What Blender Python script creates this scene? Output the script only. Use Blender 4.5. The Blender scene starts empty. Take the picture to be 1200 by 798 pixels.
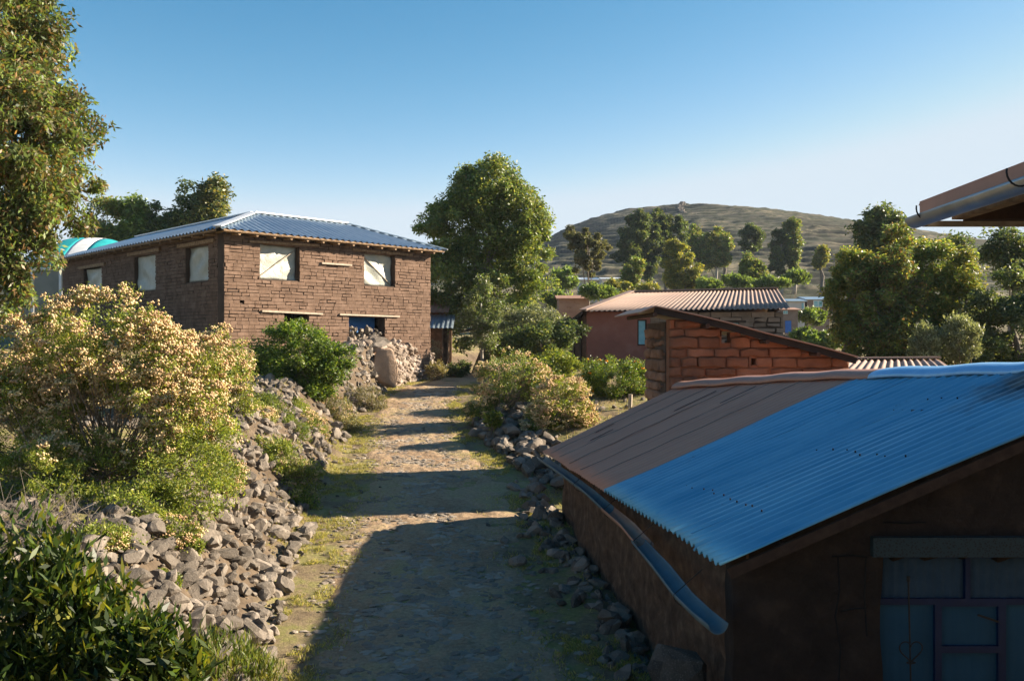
import bpy, bmesh, math, random
import numpy as np
from mathutils import Vector, Matrix
random.seed(7)
R = np.random.default_rng(11)
S = bpy.context.scene
C = S.collection
F = 1100.0; CX = 600.0; CY = 399.0; CAMZ = 4.0

def at(px, py, d):                       # the point at depth d that the photograph shows at a pixel
    return np.array([(px-CX)/F*d, d, CAMZ-(py-CY)/F*d])

# ------------------------------------------------------------------ noise
def _hash(ix, iy, seed):
    n = (ix.astype(np.int64)*374761393 + iy.astype(np.int64)*668265263 + seed*1442695041) & 0xffffffff
    n = ((n ^ (n >> 13))*1274126177) & 0xffffffff
    return ((n ^ (n >> 16)) & 0xffffff)/float(0xffffff)
def vnoise(x, y, seed=0):
    x = np.asarray(x, float); y = np.asarray(y, float)
    ix = np.floor(x); iy = np.floor(y); fx = x-ix; fy = y-iy
    fx = fx*fx*(3-2*fx); fy = fy*fy*(3-2*fy)
    a = _hash(ix, iy, seed); b = _hash(ix+1, iy, seed); c = _hash(ix, iy+1, seed); d = _hash(ix+1, iy+1, seed)
    return (a*(1-fx)+b*fx)*(1-fy)+(c*(1-fx)+d*fx)*fy
def fbm(x, y, o=4, seed=0):
    s = 0; a = .5
    for i in range(o):
        s = s+a*vnoise(np.asarray(x)*2**i, np.asarray(y)*2**i, seed+i*17); a *= .5
    return s
def sstep(a, b, x):
    t = np.clip((x-a)/(b-a), 0, 1); return t*t*(3-2*t)

# ------------------------------------------------------------------ terrain
YK = [-80, -5, 3, 7.5, 11, 15, 18, 20.8, 25, 30, 33, 36, 40, 46, 60, 80, 100, 120, 150, 200, 260, 400, 5000]
ZK = [2.3, 2.3, 2.2, .1, 0, .3, .62, .96, 1.45, 2.0, 2.3, 2.48, 2.5, 2.45, 3.0, 4.2, 6, 8.5, 12.5, 15, 17, 18, 18]
PY = [-80, 7, 11, 15, 20.8, 25, 30, 33, 36, 46, 60, 5000]
PX = [-.6, -.6, -.8, -1.36, -1.8, -2.66, -3.1, -2.85, -2.3, -.8, 1.5, 1.5]
PW = [2.1, 2.1, 2.1, 2.1, 2.1, 1.6, 1.55, 1.45, 1.25, 1.0, 1, 1]
HX = np.array([-400, -220, -90, -40, -15, 0, 15, 22, 36, 55, 73, 91, 102, 124, 145, 167, 196, 240, 320, 600])
HZ = np.array([2, 6, 12, 20, 32, 40, 47, 50, 54.5, 58.5, 60.5, 58.5, 56.5, 52.5, 47.5, 43, 39.5, 36, 24, 10])*.97-15
def hfun(x, y):
    x = np.asarray(x, float); y = np.asarray(y, float)
    z = np.interp(y, YK, ZK)
    cx = np.interp(y, PY, PX); hw = np.interp(y, PY, PW)
    wob = (fbm(x*.25+9, y*.25, 2, 3)-.4)*.7
    t = (cx-hw)-x+wob*.6
    bank = np.interp(y, [-80, 2, 6, 9, 12, 20, 28, 33, 38, 45, 60, 100], [0, 0, 1.0, 1.35, 1.55, 1.6, 1.5, 1.55, 1.1, .9, .6, 0])
    bw = np.interp(y, [20, 28, 31, 38, 42], [1.9, 1.7, .6, .6, 1.6])
    z = z+bank*sstep(0, 1, t/bw)+np.clip(t-1, 0, 12)*.035*sstep(3, 10, y)*(1-sstep(60, 120, y))
    tr = x-(cx+hw)
    z = z-.2*sstep(.2, .9, tr)*sstep(7, 9, y)*(1-sstep(18, 20.5, y))
    z = z+.62*sstep(0, 2.2, tr)*sstep(21, 26, y)*(1-sstep(50, 70, y))
    off = sstep(0, .6, np.maximum(t, tr))
    z = z+(fbm(x*.8, y*.8, 4, 5)-.47)*.28*off*(1-sstep(60, 150, y))+(fbm(x*.3, y*.3, 3, 8)-.45)*.12
    z = z+(fbm(x*4, y*4, 2, 21)-.4)*.03*(1-sstep(25, 50, y))
    # hill
    P = np.interp(x+(fbm(x*.02, y*.02, 3, 2)-.45)*30, HX, HZ)
    b = sstep(150, 400, y)*.55+np.clip((y-150)/250, 0, 1)*.45
    b = b*(1-sstep(430, 900, y))
    zz = z+P*b
    far = sstep(95, 130, y)
    wv = zz+(fbm(x*.03, y*.03, 3, 31)-.45)*2.5
    st = 1.9
    q = np.floor(wv/st); fr = wv/st-q
    brk = .35+.65*sstep(.38, .52, fbm(x*.045, y*.045, 3, 63))
    terr = (q+fr*(1-brk)+brk*sstep(.72, 1.0, fr))*st+(zz-wv)
    zz = zz*(1-far)+terr*far
    zz = zz+far*(fbm(x*.35, y*.12, 3, 12)-.45)*1.0
    return zz

# ------------------------------------------------------------------ mesh helpers
def wloc(o):
    v = Vector((0, 0, 0))
    while o is not None:
        v += o.location; o = o.parent
    return np.array(v)
def mesh_obj(name, V, T=None, Q=None, mat=None, parent=None, tint=None, smooth=False, origin=None, polys=None):
    """V world coordinates; T triangles, Q quads (arrays)"""
    V = np.asarray(V, float).reshape(-1, 3)
    off = wloc(parent) if parent is not None else (np.asarray(origin, float) if origin is not None else np.zeros(3))
    me = bpy.data.meshes.new(name)
    if polys is not None:
        me.from_pydata([tuple(v) for v in V-off], [], [list(map(int, p)) for p in polys])
    else:
        T = np.zeros((0, 3), np.int32) if T is None or len(T) == 0 else np.asarray(T, np.int32)
        Q = np.zeros((0, 4), np.int32) if Q is None or len(Q) == 0 else np.asarray(Q, np.int32)
        me.vertices.add(len(V)); me.vertices.foreach_set('co', (V-off).astype(np.float32).ravel())
        nl = T.size+Q.size; npoly = len(T)+len(Q)
        me.loops.add(nl); me.loops.foreach_set('vertex_index', np.concatenate([T.ravel(), Q.ravel()]))
        me.polygons.add(npoly)
        tot = np.concatenate([np.full(len(T), 3), np.full(len(Q), 4)]).astype(np.int32)
        st = np.concatenate([[0], np.cumsum(tot)[:-1]]).astype(np.int32)
        me.polygons.foreach_set('loop_start', st); me.polygons.foreach_set('loop_total', tot)
        me.update(calc_edges=True)
    me.polygons.foreach_set('use_smooth', np.full(len(me.polygons), bool(smooth)))
    if tint is not None:
        a = me.attributes.new('tint', 'FLOAT_COLOR', 'POINT')
        tt = np.ones((len(V), 4), np.float32); tt[:, :3] = tint
        a.data.foreach_set('color', tt.ravel())
    me.validate(clean_customdata=False)
    o = bpy.data.objects.new(name, me)
    if mat is not None: me.materials.append(mat)
    C.objects.link(o)
    if parent is not None: o.parent = parent
    else: o.location = off
    return o
class MB:
    def __init__(s): s.V = []; s.P = []; s.n = 0
    def add(s, verts, polys):
        s.V += [tuple(v) for v in verts]; s.P += [[i+s.n for i in p] for p in polys]; s.n += len(verts)
    def hexa(s, p):                       # 8 points, bottom 0-3 then top 4-7
        s.add(p, [(0, 3, 2, 1), (4, 5, 6, 7), (0, 1, 5, 4), (1, 2, 6, 5), (2, 3, 7, 6), (3, 0, 4, 7)])
    def box(s, lo, hi):
        x0, y0, z0 = lo; x1, y1, z1 = hi
        s.hexa([(x0, y0, z0), (x1, y0, z0), (x1, y1, z0), (x0, y1, z0), (x0, y0, z1), (x1, y0, z1), (x1, y1, z1), (x0, y1, z1)])
    def beam(s, a, b, w, h, up=(0, 0, 1)):   # rectangular bar between two points
        a = np.array(a, float); b = np.array(b, float); d = b-a; d /= np.linalg.norm(d)
        sd = np.cross(d, up); sd /= np.linalg.norm(sd); u = np.cross(sd, d)
        q = []
        for p in (a, b):
            for i, j in ((-1, -1), (1, -1), (1, 1), (-1, 1)): q.append(p+sd*w/2*i+u*h/2*j)
        s.add(q, [(0, 3, 2, 1), (4, 5, 6, 7), (0, 1, 5, 4), (1, 2, 6, 5), (2, 3, 7, 6), (3, 0, 4, 7)])
    def tube(s, pts, rad, n=7):
        pts = [np.array(p, float) for p in pts]; ring = []
        for i, p in enumerate(pts):
            d = pts[min(i+1, len(pts)-1)]-pts[max(i-1, 0)]; d /= (np.linalg.norm(d)+1e-9)
            a = np.cross(d, (0, 0, 1) if abs(d[2]) < .9 else (1, 0, 0)); a /= np.linalg.norm(a); b = np.cross(d, a)
            r = rad[i] if hasattr(rad, '__len__') else rad
            ring.append([p+(a*math.cos(2*math.pi*k/n)+b*math.sin(2*math.pi*k/n))*r for k in range(n)])
        v = [q for rg in ring for q in rg]; f = []
        for i in range(len(pts)-1):
            for k in range(n): f.append((i*n+k, i*n+(k+1) % n, (i+1)*n+(k+1) % n, (i+1)*n+k))
        f.append(tuple(range(n))[::-1]); f.append(tuple(range((len(pts)-1)*n, len(pts)*n)))
        s.add(v, f)
    def build(s, name, mat, parent=None, origin=None, smooth=False):
        return mesh_obj(name, np.array(s.V), polys=s.P, mat=mat, parent=parent, origin=origin, smooth=smooth)
def tag(o, label=None, cat=None, group=None, kind=None):
    if label: o['label'] = label
    if cat: o['category'] = cat
    if group: o['group'] = group
    if kind: o['kind'] = kind
    return o
def thing(name, label, cat, loc, group=None):
    o = bpy.data.objects.new(name, None); C.objects.link(o); o.location = Vector([float(v) for v in loc])
    o.empty_display_size = .2
    return tag(o, label, cat, group)

# ------------------------------------------------------------------ materials
def newmat(name):
    m = bpy.data.materials.new(name); m.use_nodes = True
    nt = m.node_tree; b = nt.nodes['Principled BSDF']
    return m, nt, b
def N(nt, t, **k):
    n = nt.nodes.new(t)
    for a, v in k.items():
        if a.startswith('i_'): n.inputs[a[2:].replace('_', ' ')].default_value = v
        else: setattr(n, a, v)
    return n
def ramp(nt, fac, stops):
    r = nt.nodes.new('ShaderNodeValToRGB'); e = r.color_ramp.elements
    while len(e) < len(stops): e.new(.5)
    for i, (p, c) in enumerate(stops):
        e[i].position = p; e[i].color = (c[0], c[1], c[2], 1)
    nt.links.new(fac, r.inputs[0]); return r.outputs[0]
def pos(nt):
    return nt.nodes.new('ShaderNodeNewGeometry').outputs['Position']
def noise(nt, vec, scale, detail=6, rough=.6, dist=0):
    n = N(nt, 'ShaderNodeTexNoise'); n.inputs['Scale'].default_value = scale; n.inputs['Detail'].default_value = detail
    n.inputs['Roughness'].default_value = rough; n.inputs['Distortion'].default_value = dist
    nt.links.new(vec, n.inputs['Vector']); return n.outputs['Fac']
def bump(nt, b, h, strength, dist):
    n = N(nt, 'ShaderNodeBump'); n.inputs['Strength'].default_value = strength; n.inputs['Distance'].default_value = dist
    nt.links.new(h, n.inputs['Height']); nt.links.new(n.outputs[0], b.inputs['Normal']); return n
def mixc(nt, fac, a, b, bt='MIX'):
    n = N(nt, 'ShaderNodeMix', data_type='RGBA', blend_type=bt)
    for s, v in ((0, fac), (6, a), (7, b)):
        if isinstance(v, (int, float)): n.inputs[s].default_value = v
        elif isinstance(v, tuple): n.inputs[s].default_value = (v[0], v[1], v[2], 1)
        else: nt.links.new(v, n.inputs[s])
    return n.outputs[2]
def math_(nt, op, a, b=0.0, clamp=False):
    n = N(nt, 'ShaderNodeMath', operation=op, use_clamp=clamp)
    for i, v in enumerate((a, b)):
        if isinstance(v, (int, float)): n.inputs[i].default_value = v
        else: nt.links.new(v, n.inputs[i])
    return n.outputs[0]
def simple(name, c1, c2, scale, rough=.9, bs=0.5, bd=.02, bscale=None, metal=0, c3=None, spec=.3):
    m, nt, b = newmat(name); p = pos(nt)
    f = noise(nt, p, scale)
    st = [(.3, c1), (.7, c2)] if c3 is None else [(.3, c1), (.55, c2), (.72, c3)]
    nt.links.new(ramp(nt, f, st), b.inputs['Base Color'])
    b.inputs['Roughness'].default_value = rough; b.inputs['Metallic'].default_value = metal
    b.inputs['Specular IOR Level'].default_value = spec
    if bs: bump(nt, b, noise(nt, p, bscale or scale*6, 8, .7), bs, bd)
    return m

def rock_material(name, dark, mid, light):
    m, nt, b = newmat(name); p = pos(nt)
    v = N(nt, 'ShaderNodeTexVoronoi'); v.inputs['Scale'].default_value = 3.2; nt.links.new(p, v.inputs['Vector'])
    bw = N(nt, 'ShaderNodeSeparateColor'); nt.links.new(v.outputs['Color'], bw.inputs[0])
    f = math_(nt, 'ADD', math_(nt, 'MULTIPLY', bw.outputs[0], .5), math_(nt, 'MULTIPLY', noise(nt, p, 7, 8, .7), .5))
    c = ramp(nt, f, [(.22, dark), (.48, mid), (.75, light)])
    sp = noise(nt, p, 60, 3, .7)
    c = mixc(nt, ramp(nt, sp, [(.55, (0, 0, 0)), (.7, (.5, .5, .5))]), c, (.36, .33, .28))
    nt.links.new(c, b.inputs['Base Color']); b.inputs['Roughness'].default_value = .95; b.inputs['Specular IOR Level'].default_value = .2
    bump(nt, b, noise(nt, p, 22, 8, .75), .9, .03)
    return m
M_rock = rock_material('weathered_rock', (.085, .071, .057), (.165, .138, .11), (.285, .24, .195))
M_darkrock = rock_material('dark_slab_rock', (.04, .036, .033), (.08, .07, .06), (.14, .12, .1))
M_boulder = simple('boulder_rock', (.24, .17, .12), (.40, .27, .18), 1.6, bs=.9, bd=.06, bscale=7, c3=(.5, .43, .36))
M_cobble = rock_material('cobble_rock', (.19, .155, .12), (.27, .22, .17), (.38, .32, .25))

# adobe brick material, one tone per brick through position based cells
def adobe(name, a, b_, c, bs=1.0, sc=3.0):
    m, nt, b = newmat(name); p = pos(nt)
    at_ = N(nt, 'ShaderNodeAttribute', attribute_name='tint')
    f = noise(nt, p, sc, 8, .7)
    col = ramp(nt, f, [(.28, a), (.5, b_), (.74, c)])
    col = mixc(nt, 1.0, col, at_.outputs['Color'], 'MULTIPLY')
    nt.links.new(col, b.inputs['Base Color']); b.inputs['Roughness'].default_value = 1; b.inputs['Specular IOR Level'].default_value = .1
    bump(nt, b, noise(nt, p, sc*7, 8, .75), bs, .012)
    return m
M_adobe = adobe('adobe_brick', (.105, .068, .048), (.165, .108, .077), (.225, .152, .112))
M_adobe_red = adobe('red_adobe_block', (.10, .053, .036), (.21, .10, .06), (.31, .155, .097), sc=1.3)
M_adobe_grey = adobe('grey_adobe_block', (.20, .14, .10), (.26, .18, .13), (.33, .24, .18))
M_mortar = simple('mud_mortar', (.05, .033, .024), (.09, .06, .042), 3, bs=.8)
M_mortar_red = simple('red_mud_mortar', (.16, .07, .038), (.27, .115, .06), 3, bs=.8)
M_mud = simple('mud_plaster', (.085, .05, .032), (.19, .112, .07), 5.5, bs=1, bd=.12, bscale=13, c3=(.30, .185, .115))
M_mud_shaded = simple('shaded_mud_plaster', (.026, .019, .016), (.042, .03, .025), 3.2, bs=1, bd=.08, bscale=11, c3=(.068, .047, .037))  # darker copy of the mud plaster, shade of the shed front put into its colour
M_redpl = simple('red_clay_plaster', (.24, .085, .06), (.3, .11, .075), 1.5, bs=.7, bd=.02, bscale=14, c3=(.33, .14, .10))
M_wood = simple('weathered_wood', (.16, .10, .06), (.30, .2, .12), 9, bs=.6, c3=(.38, .27, .17))
M_palewood = simple('pale_wood', (.34, .27, .2), (.48, .40, .31), 9, bs=.5)
M_darkwood = simple('dark_wood', (.035, .02, .014), (.07, .042, .028), 9, bs=.6)
M_black = simple('shade_and_crack_black', (.012, .012, .014), (.02, .018, .016), 3, bs=0)  # black standing in for shade behind panes and under sheets, also for cracks
M_trunk = simple('bark', (.12, .095, .075), (.24, .2, .16), 8, bs=.8)
M_palebark = simple('pale_bark', (.3, .26, .21), (.44, .39, .33), 8, bs=.6)
M_stem = simple('shrub_stem', (.13, .09, .06), (.24, .18, .12), 12, bs=0)
M_plastic = simple('plastic_sheet', (.33, .34, .29), (.47, .47, .41), 2.5, rough=.35, bs=.8, bd=.08, bscale=2.2, spec=.5)
M_white = simple('white_paint', (.62, .62, .6), (.76, .76, .74), 3, rough=.6, bs=.2)
M_teal = simple('teal_sheet', (.02, .28, .3), (.03, .36, .37), 2, rough=.5, bs=.2)
M_blue = simple('blue_paint', (.03, .11, .4), (.05, .17, .5), 5, rough=.5, bs=.3)
M_bluef = simple('deep_blue_frame', (.002, .014, .055), (.004, .022, .08), 5, rough=.4, bs=.2)
M_bluetarp = simple('blue_tarpaulin', (.02, .1, .3), (.03, .17, .42), 5, rough=.5, bs=.5)
M_iron = simple('black_iron', (.01, .01, .012), (.025, .022, .02), 12, rough=.5, bs=.2)
M_turq = simple('turquoise_shutter', (.2, .42, .46), (.3, .52, .55), 6, rough=.6, bs=.3)
M_palewall = simple('pale_render_wall', (.5, .46, .42), (.6, .55, .5), 2, bs=.4)
M_brownwall = simple('brown_render_wall', (.2, .15, .12), (.27, .2, .16), 2, bs=.4)

def metal_sheet(name, c1, c2, rust=(.2, .09, .04), rough=.38, metal=.55, rustamt=.62, sc=1.3, patch=None):
    m, nt, b = newmat(name); p = pos(nt)
    mp = N(nt, 'ShaderNodeMapping'); nt.links.new(p, mp.inputs[0]); mp.inputs['Scale'].default_value = (.5, 2.5, 1)
    f = noise(nt, mp.outputs[0], sc, 7, .65)
    col = ramp(nt, f, [(.3, c1), (.68, c2)])
    r = noise(nt, p, 3.5, 8, .75)
    msk = ramp(nt, r, [(rustamt, (0, 0, 0)), (rustamt+.1, (.8, .8, .8))])
    col = mixc(nt, msk, col, rust)
    if patch is not None:               # a bare, weathered area of the sheet
        d = N(nt, 'ShaderNodeVectorMath', operation='DISTANCE'); nt.links.new(p, d.inputs[0]); d.inputs[1].default_value = patch[0]
        dd = math_(nt, 'ADD', d.outputs['Value'], math_(nt, 'MULTIPLY', noise(nt, p, 1.6, 5, .6), 1.6))
        pm = ramp(nt, math_(nt, 'DIVIDE', dd, patch[1]*2), [(.42, (1, 1, 1)), (.62, (0, 0, 0))])
        col = mixc(nt, pm, col, ramp(nt, noise(nt, p, 2.5, 5), [(.35, (.06, .075, .09)), (.65, (.30, .25, .2))]))
    nt.links.new(col, b.inputs['Base Color'])
    b.inputs['Metallic'].default_value = metal
    nt.links.new(ramp(nt, f, [(.3, (rough,)*3), (.7, (rough+.15,)*3)]), b.inputs['Roughness'])
    bump(nt, b, noise(nt, p, 5, 5, .6), .25, .02)
    return m
M_roofblue = metal_sheet('sky_tinted_blue_metal', (.10, .34, .50), (.21, .48, .62), rust=(.10, .19, .27), rough=.3, metal=.45, rustamt=.62, patch=((5.9, 10.2, 3.5), 1.5))  # base tinted blue to carry the sky reflected in the metal
M_roofbrown = metal_sheet('brown_corrugated_metal', (.44, .185, .105), (.52, .25, .155), rust=(.12, .07, .055), rough=.6, metal=.1, rustamt=.66)
M_rooftan = metal_sheet('tan_corrugated_metal', (.235, .155, .12), (.31, .215, .165), rust=(.15, .085, .06), rough=.6, metal=.1, rustamt=.64)
M_roofhouse = metal_sheet('galvanised_sky_tinted_sheet', (.32, .43, .52), (.46, .55, .62), rust=(.2, .25, .32), rough=.32, metal=.75, rustamt=.72)  # blue of the reflected sky put into the galvanised base colour
M_capwhite = metal_sheet('galvanised_ridge_cap', (.62, .64, .66), (.72, .74, .75), rough=.4, metal=.5, rustamt=.8)
M_galv = metal_sheet('galvanised_gutter', (.33, .34, .35), (.48, .49, .5), rust=(.3, .17, .1), rough=.35, metal=.8, rustamt=.62)
M_gutblue = metal_sheet('blue_grey_gutter', (.07, .12, .14), (.13, .18, .2), rust=(.2, .12, .08), rough=.6, metal=.15, rustamt=.66)
M_rustroof = metal_sheet('rusty_sheet', (.25, .12, .08), (.42, .25, .17), rough=.65, metal=.1, rustamt=.55)

# foliage
def leafmat(name, trans=.35, rough=.5):
    m, nt, b = newmat(name)
    a = N(nt, 'ShaderNodeAttribute', attribute_name='tint')
    nt.links.new(a.outputs['Color'], b.inputs['Base Color']); b.inputs['Roughness'].default_value = rough
    b.inputs['Specular IOR Level'].default_value = .4
    t = N(nt, 'ShaderNodeBsdfTranslucent')
    tc = mixc(nt, 1.0, a.outputs['Color'], (1.5, 1.45, .7), 'MULTIPLY'); nt.links.new(tc, t.inputs[0])
    mx = N(nt, 'ShaderNodeMixShader'); mx.inputs[0].default_value = trans
    nt.links.new(b.outputs[0], mx.inputs[1]); nt.links.new(t.outputs[0], mx.inputs[2])
    nt.links.new(mx.outputs[0], nt.nodes['Material Output'].inputs['Surface'])
    return m
M_leaf = leafmat('leaf', .42, .45)
M_flower = leafmat('flower_head', .2, .9)
M_grass = leafmat('grass_blade', .4, .6)

# terrain material
def terrain_material():
    m, nt, b = newmat('hill_and_yard_ground'); p = pos(nt)
    sep = N(nt, 'ShaderNodeSeparateXYZ'); nt.links.new(p, sep.inputs[0])
    nm = N(nt, 'ShaderNodeNewGeometry')
    sn = N(nt, 'ShaderNodeSeparateXYZ'); nt.links.new(nm.outputs['Normal'], sn.inputs[0])
    f = noise(nt, p, 1.4, 8, .65); f2 = noise(nt, p, 14, 6, .7)
    near = ramp(nt, f, [(.36, (.19, .14, .09)), (.48, (.27, .21, .12)), (.57, (.25, .23, .085)), (.68, (.35, .28, .15))])
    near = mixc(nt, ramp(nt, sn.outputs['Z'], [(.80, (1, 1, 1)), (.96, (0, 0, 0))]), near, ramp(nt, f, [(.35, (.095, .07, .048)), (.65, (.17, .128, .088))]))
    near = mixc(nt, 1.0, near, ramp(nt, f2, [(.3, (.7, .7, .7)), (.7, (1.15, 1.15, 1.15))]), 'MULTIPLY')
    mp = N(nt, 'ShaderNodeMapping'); nt.links.new(p, mp.inputs[0]); mp.inputs['Scale'].default_value = (.5, .5, 3)
    g = noise(nt, mp.outputs[0], .045, 8, .7); g2 = noise(nt, p, .35, 6, .7)
    far = ramp(nt, g, [(.38, (.055, .058, .043)), (.5, (.11, .098, .07)), (.6, (.22, .185, .12))])
    far = mixc(nt, ramp(nt, g2, [(.44, (0, 0, 0)), (.55, (.9, .9, .9))]), far, (.045, .052, .03))
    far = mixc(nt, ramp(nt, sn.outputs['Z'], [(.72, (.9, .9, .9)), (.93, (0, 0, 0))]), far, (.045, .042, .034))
    k = math_(nt, 'MULTIPLY', math_(nt, 'SUBTRACT', sep.outputs['Y'], 60.0), 1/50.0, clamp=True)
    nt.links.new(mixc(nt, k, near, far), b.inputs['Base Color'])
    b.inputs['Roughness'].default_value = 1; b.inputs['Specular IOR Level'].default_value = .1
    bump(nt, b, noise(nt, p, 9, 9, .75), .8, .05)
    return m
M_ground = terrain_material()
def path_material():
    m, nt, b = newmat('trodden_path_earth'); p = pos(nt)
    f = noise(nt, p, .9, 8, .65); f2 = noise(nt, p, 16, 8, .75)
    c = ramp(nt, f, [(.36, (.31, .21, .13)), (.52, (.40, .285, .18)), (.66, (.37, .295, .15))])
    c = mixc(nt, 1.0, c, ramp(nt, f2, [(.3, (.6, .6, .6)), (.7, (1.25, 1.25, 1.25))]), 'MULTIPLY')
    v = N(nt, 'ShaderNodeTexVoronoi', feature='SMOOTH_F1'); v.inputs['Scale'].default_value = 6; nt.links.new(p, v.inputs['Vector'])
    nt.links.new(c, b.inputs['Base Color']); b.inputs['Roughness'].default_value = 1; b.inputs['Specular IOR Level'].default_value = .1
    h = math_(nt, 'ADD', math_(nt, 'MULTIPLY', f2, .7), math_(nt, 'MULTIPLY', v.outputs['Distance'], -.9))
    bump(nt, b, h, 1.0, .05)
    return m
M_path = path_material()

# ------------------------------------------------------------------ ground sheets
def grid_mesh(X, Y, Z):
    n, m = X.shape
    V = np.stack([X, Y, Z], -1).reshape(-1, 3)
    i = np.arange(n*m).reshape(n, m)
    Q = np.stack([i[:-1, :-1], i[:-1, 1:], i[1:, 1:], i[1:, :-1]], -1).reshape(-1, 4)
    return V, Q
ys = np.concatenate([np.arange(-80, 4, 4), np.arange(4, 9, .5), np.arange(9, 30, .12), np.arange(30, 50, .3), np.arange(50, 100, 1.2),
                     np.arange(100, 260, .8), np.arange(260, 430, 1.0), np.geomspace(430, 6000, 40)])
us = np.concatenate([-np.geomspace(6, .72, 22)[:-1], np.linspace(-.7, .7, 460), np.geomspace(.72, 6, 22)[1:]])
Yg, Ug = np.meshgrid(ys, us, indexing='ij')
Xg = Ug*np.maximum(12, Yg+12)
cxg = np.interp(Yg, PY, PX); hwg = np.interp(Yg, PY, PW)
Zg = hfun(Xg, Yg)
V, Q = grid_mesh(Xg, Yg, Zg)
g = mesh_obj('ground', V, Q=Q, mat=M_ground, smooth=True)
tag(g, 'dry grassy ground rising to the terraced hill', kind='structure')
# path
yp = np.arange(6, 46, .055); lp = np.linspace(-1, 1, 90)
Yp, Lp = np.meshgrid(yp, lp, indexing='ij')
hwp = np.interp(Yp, PY, PW)*(1.0+.16*(fbm(Yp*.6, Lp*0+3, 3, 77)-.45)*2)
Xp = np.interp(Yp, PY, PX)+Lp*hwp
rag = (fbm(Xp*1.3, Yp*1.3, 4, 41)-.45)
Zp = hfun(Xp, Yp)+.012+(fbm(Xp*3.2, Yp*3.2, 4, 55)-.45)*.07
edge = sstep(.62, .98, np.abs(Lp)+rag*.5)
Zp = Zp-edge*.10
V, Q = grid_mesh(Xp, Yp, Zp)
o = mesh_obj('path', V, Q=Q, mat=M_path, smooth=True)
tag(o, 'stony earth path climbing between the banks', kind='structure')
def H(x, y): return float(hfun(np.array([x]), np.array([y]))[0])

# ------------------------------------------------------------------ stones
def hull_stone(seed, npts=26, sq=(1, .8, .65)):
    r = np.random.default_rng(seed)
    p = r.normal(size=(npts, 3)); p /= np.linalg.norm(p, axis=1)[:, None]
    p = np.sign(p)*np.abs(p)**.75
    p *= np.array(sq)*r.uniform(.85, 1.1, (npts, 1))
    bm = bmesh.new()
    for q in p: bm.verts.new(q)
    res = bmesh.ops.convex_hull(bm, input=bm.verts)
    bmesh.ops.delete(bm, geom=[e for e in res['geom_interior'] if isinstance(e, bmesh.types.BMVert)], context='VERTS')
    bmesh.ops.triangulate(bm, faces=bm.faces)
    bm.verts.ensure_lookup_table(); bm.verts.index_update()
    V = np.array([v.co[:] for v in bm.verts]); T = np.array([[v.index for v in f.verts] for f in bm.faces])
    bm.free(); return V, T
STONES = [hull_stone(i, npts=int(18+i*2), sq=(1, random.uniform(.65, .95), random.uniform(.45, .85))) for i in range(14)]
def cut_stone(seed, sq, sub=2):
    r = np.random.default_rng(seed); bm = bmesh.new(); bmesh.ops.create_icosphere(bm, subdivisions=sub, radius=1)
    V = np.array([v.co[:] for v in bm.verts]); bm.verts.index_update(); T = np.array([[v.index for v in f.verts] for f in bm.faces]); bm.free()
    V = V*(1+.22*(fbm(V[:, 0:1]*1.3+seed, V[:, 1:2]*1.3+V[:, 2:3], 3, seed)-.45))
    for _ in range(16):
        n = r.normal(size=3); n /= np.linalg.norm(n); h = r.uniform(.42, .78)
        V = V-n[None]*np.maximum(0, V@n-h)[:, None]
    V = V*np.array(sq)*1.38
    V = V+(fbm(V[:, 0]*4+seed, V[:, 1]*4+V[:, 2]*3, 3, seed+3)-.45)[:, None]*.07
    return V, T
LOWS = STONES
STONES = [cut_stone(200+i, (1, random.uniform(.6, .9), random.uniform(.45, .8))) for i in range(14)]
def rotm(r):
    q = r.normal(size=4); q /= np.linalg.norm(q); w, x, y, z = q
    return np.array([[1-2*(y*y+z*z), 2*(x*y-z*w), 2*(x*z+y*w)], [2*(x*y+z*w), 1-2*(x*x+z*z), 2*(y*z-x*w)], [2*(x*z-y*w), 2*(y*z+x*w), 1-2*(x*x+y*y)]])
def rotflat(r):
    a = r.uniform(0, 6.283); t = r.normal()*.38; p = r.normal()*.38
    Rz = np.array([[math.cos(a), -math.sin(a), 0], [math.sin(a), math.cos(a), 0], [0, 0, 1]])
    Rx = np.array([[1, 0, 0], [0, math.cos(t), -math.sin(t)], [0, math.sin(t), math.cos(t)]])
    Ry = np.array([[math.cos(p), 0, math.sin(p)], [0, 1, 0], [-math.sin(p), 0, math.cos(p)]])
    return Rx@Ry@Rz
def stones_mesh(items, lib=None):
    lib = lib or STONES
    """items: (x,y,z,scale,rotation,idx[,flat])"""
    Vs = []; Ts = []; n = 0
    for it in items:
        V, T = lib[it[5]]
        W = (V*it[3])@it[4].T
        if len(it) > 6: W = W*np.array([1, 1, it[6]])
        Vs.append(W+np.array(it[:3])); Ts.append(T+n); n += len(V)
    return np.concatenate(Vs), np.concatenate(Ts)
ROCKS = []          # (x,y,z,s,rot,idx,zone)
def scatter(zone, n, fpos, smin, smax, layers=(0, .35)):
    for _ in range(n):
        x, y = fpos(R)
        s = smin+(smax-smin)*R.random()**2.2
        z = H(x, y)+s*R.uniform(*layers)
        ROCKS.append((x, y, z, s, rotflat(R), int(R.integers(len(STONES))), zone))
def bankpos(y0, y1, t0, t1):
    def f(r):
        y = r.uniform(y0, y1); t = r.uniform(t0, t1)
        return float(np.interp(y, PY, PX)-np.interp(y, PY, PW)-t), y
    return f
scatter('lf', 1050, bankpos(9, 17.2, .0, 2.3), .05, .19, (0, .9))
scatter('lf', 9, bankpos(10, 15, .2, 1.8), .2, .25, (0, .5))
scatter('lf', 420, bankpos(9.5, 16, 2.0, 4.0), .04, .15, (0, .5))
scatter('lm', 900, bankpos(17, 23.5, .3, 2.6), .04, .16, (0, .6))
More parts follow.
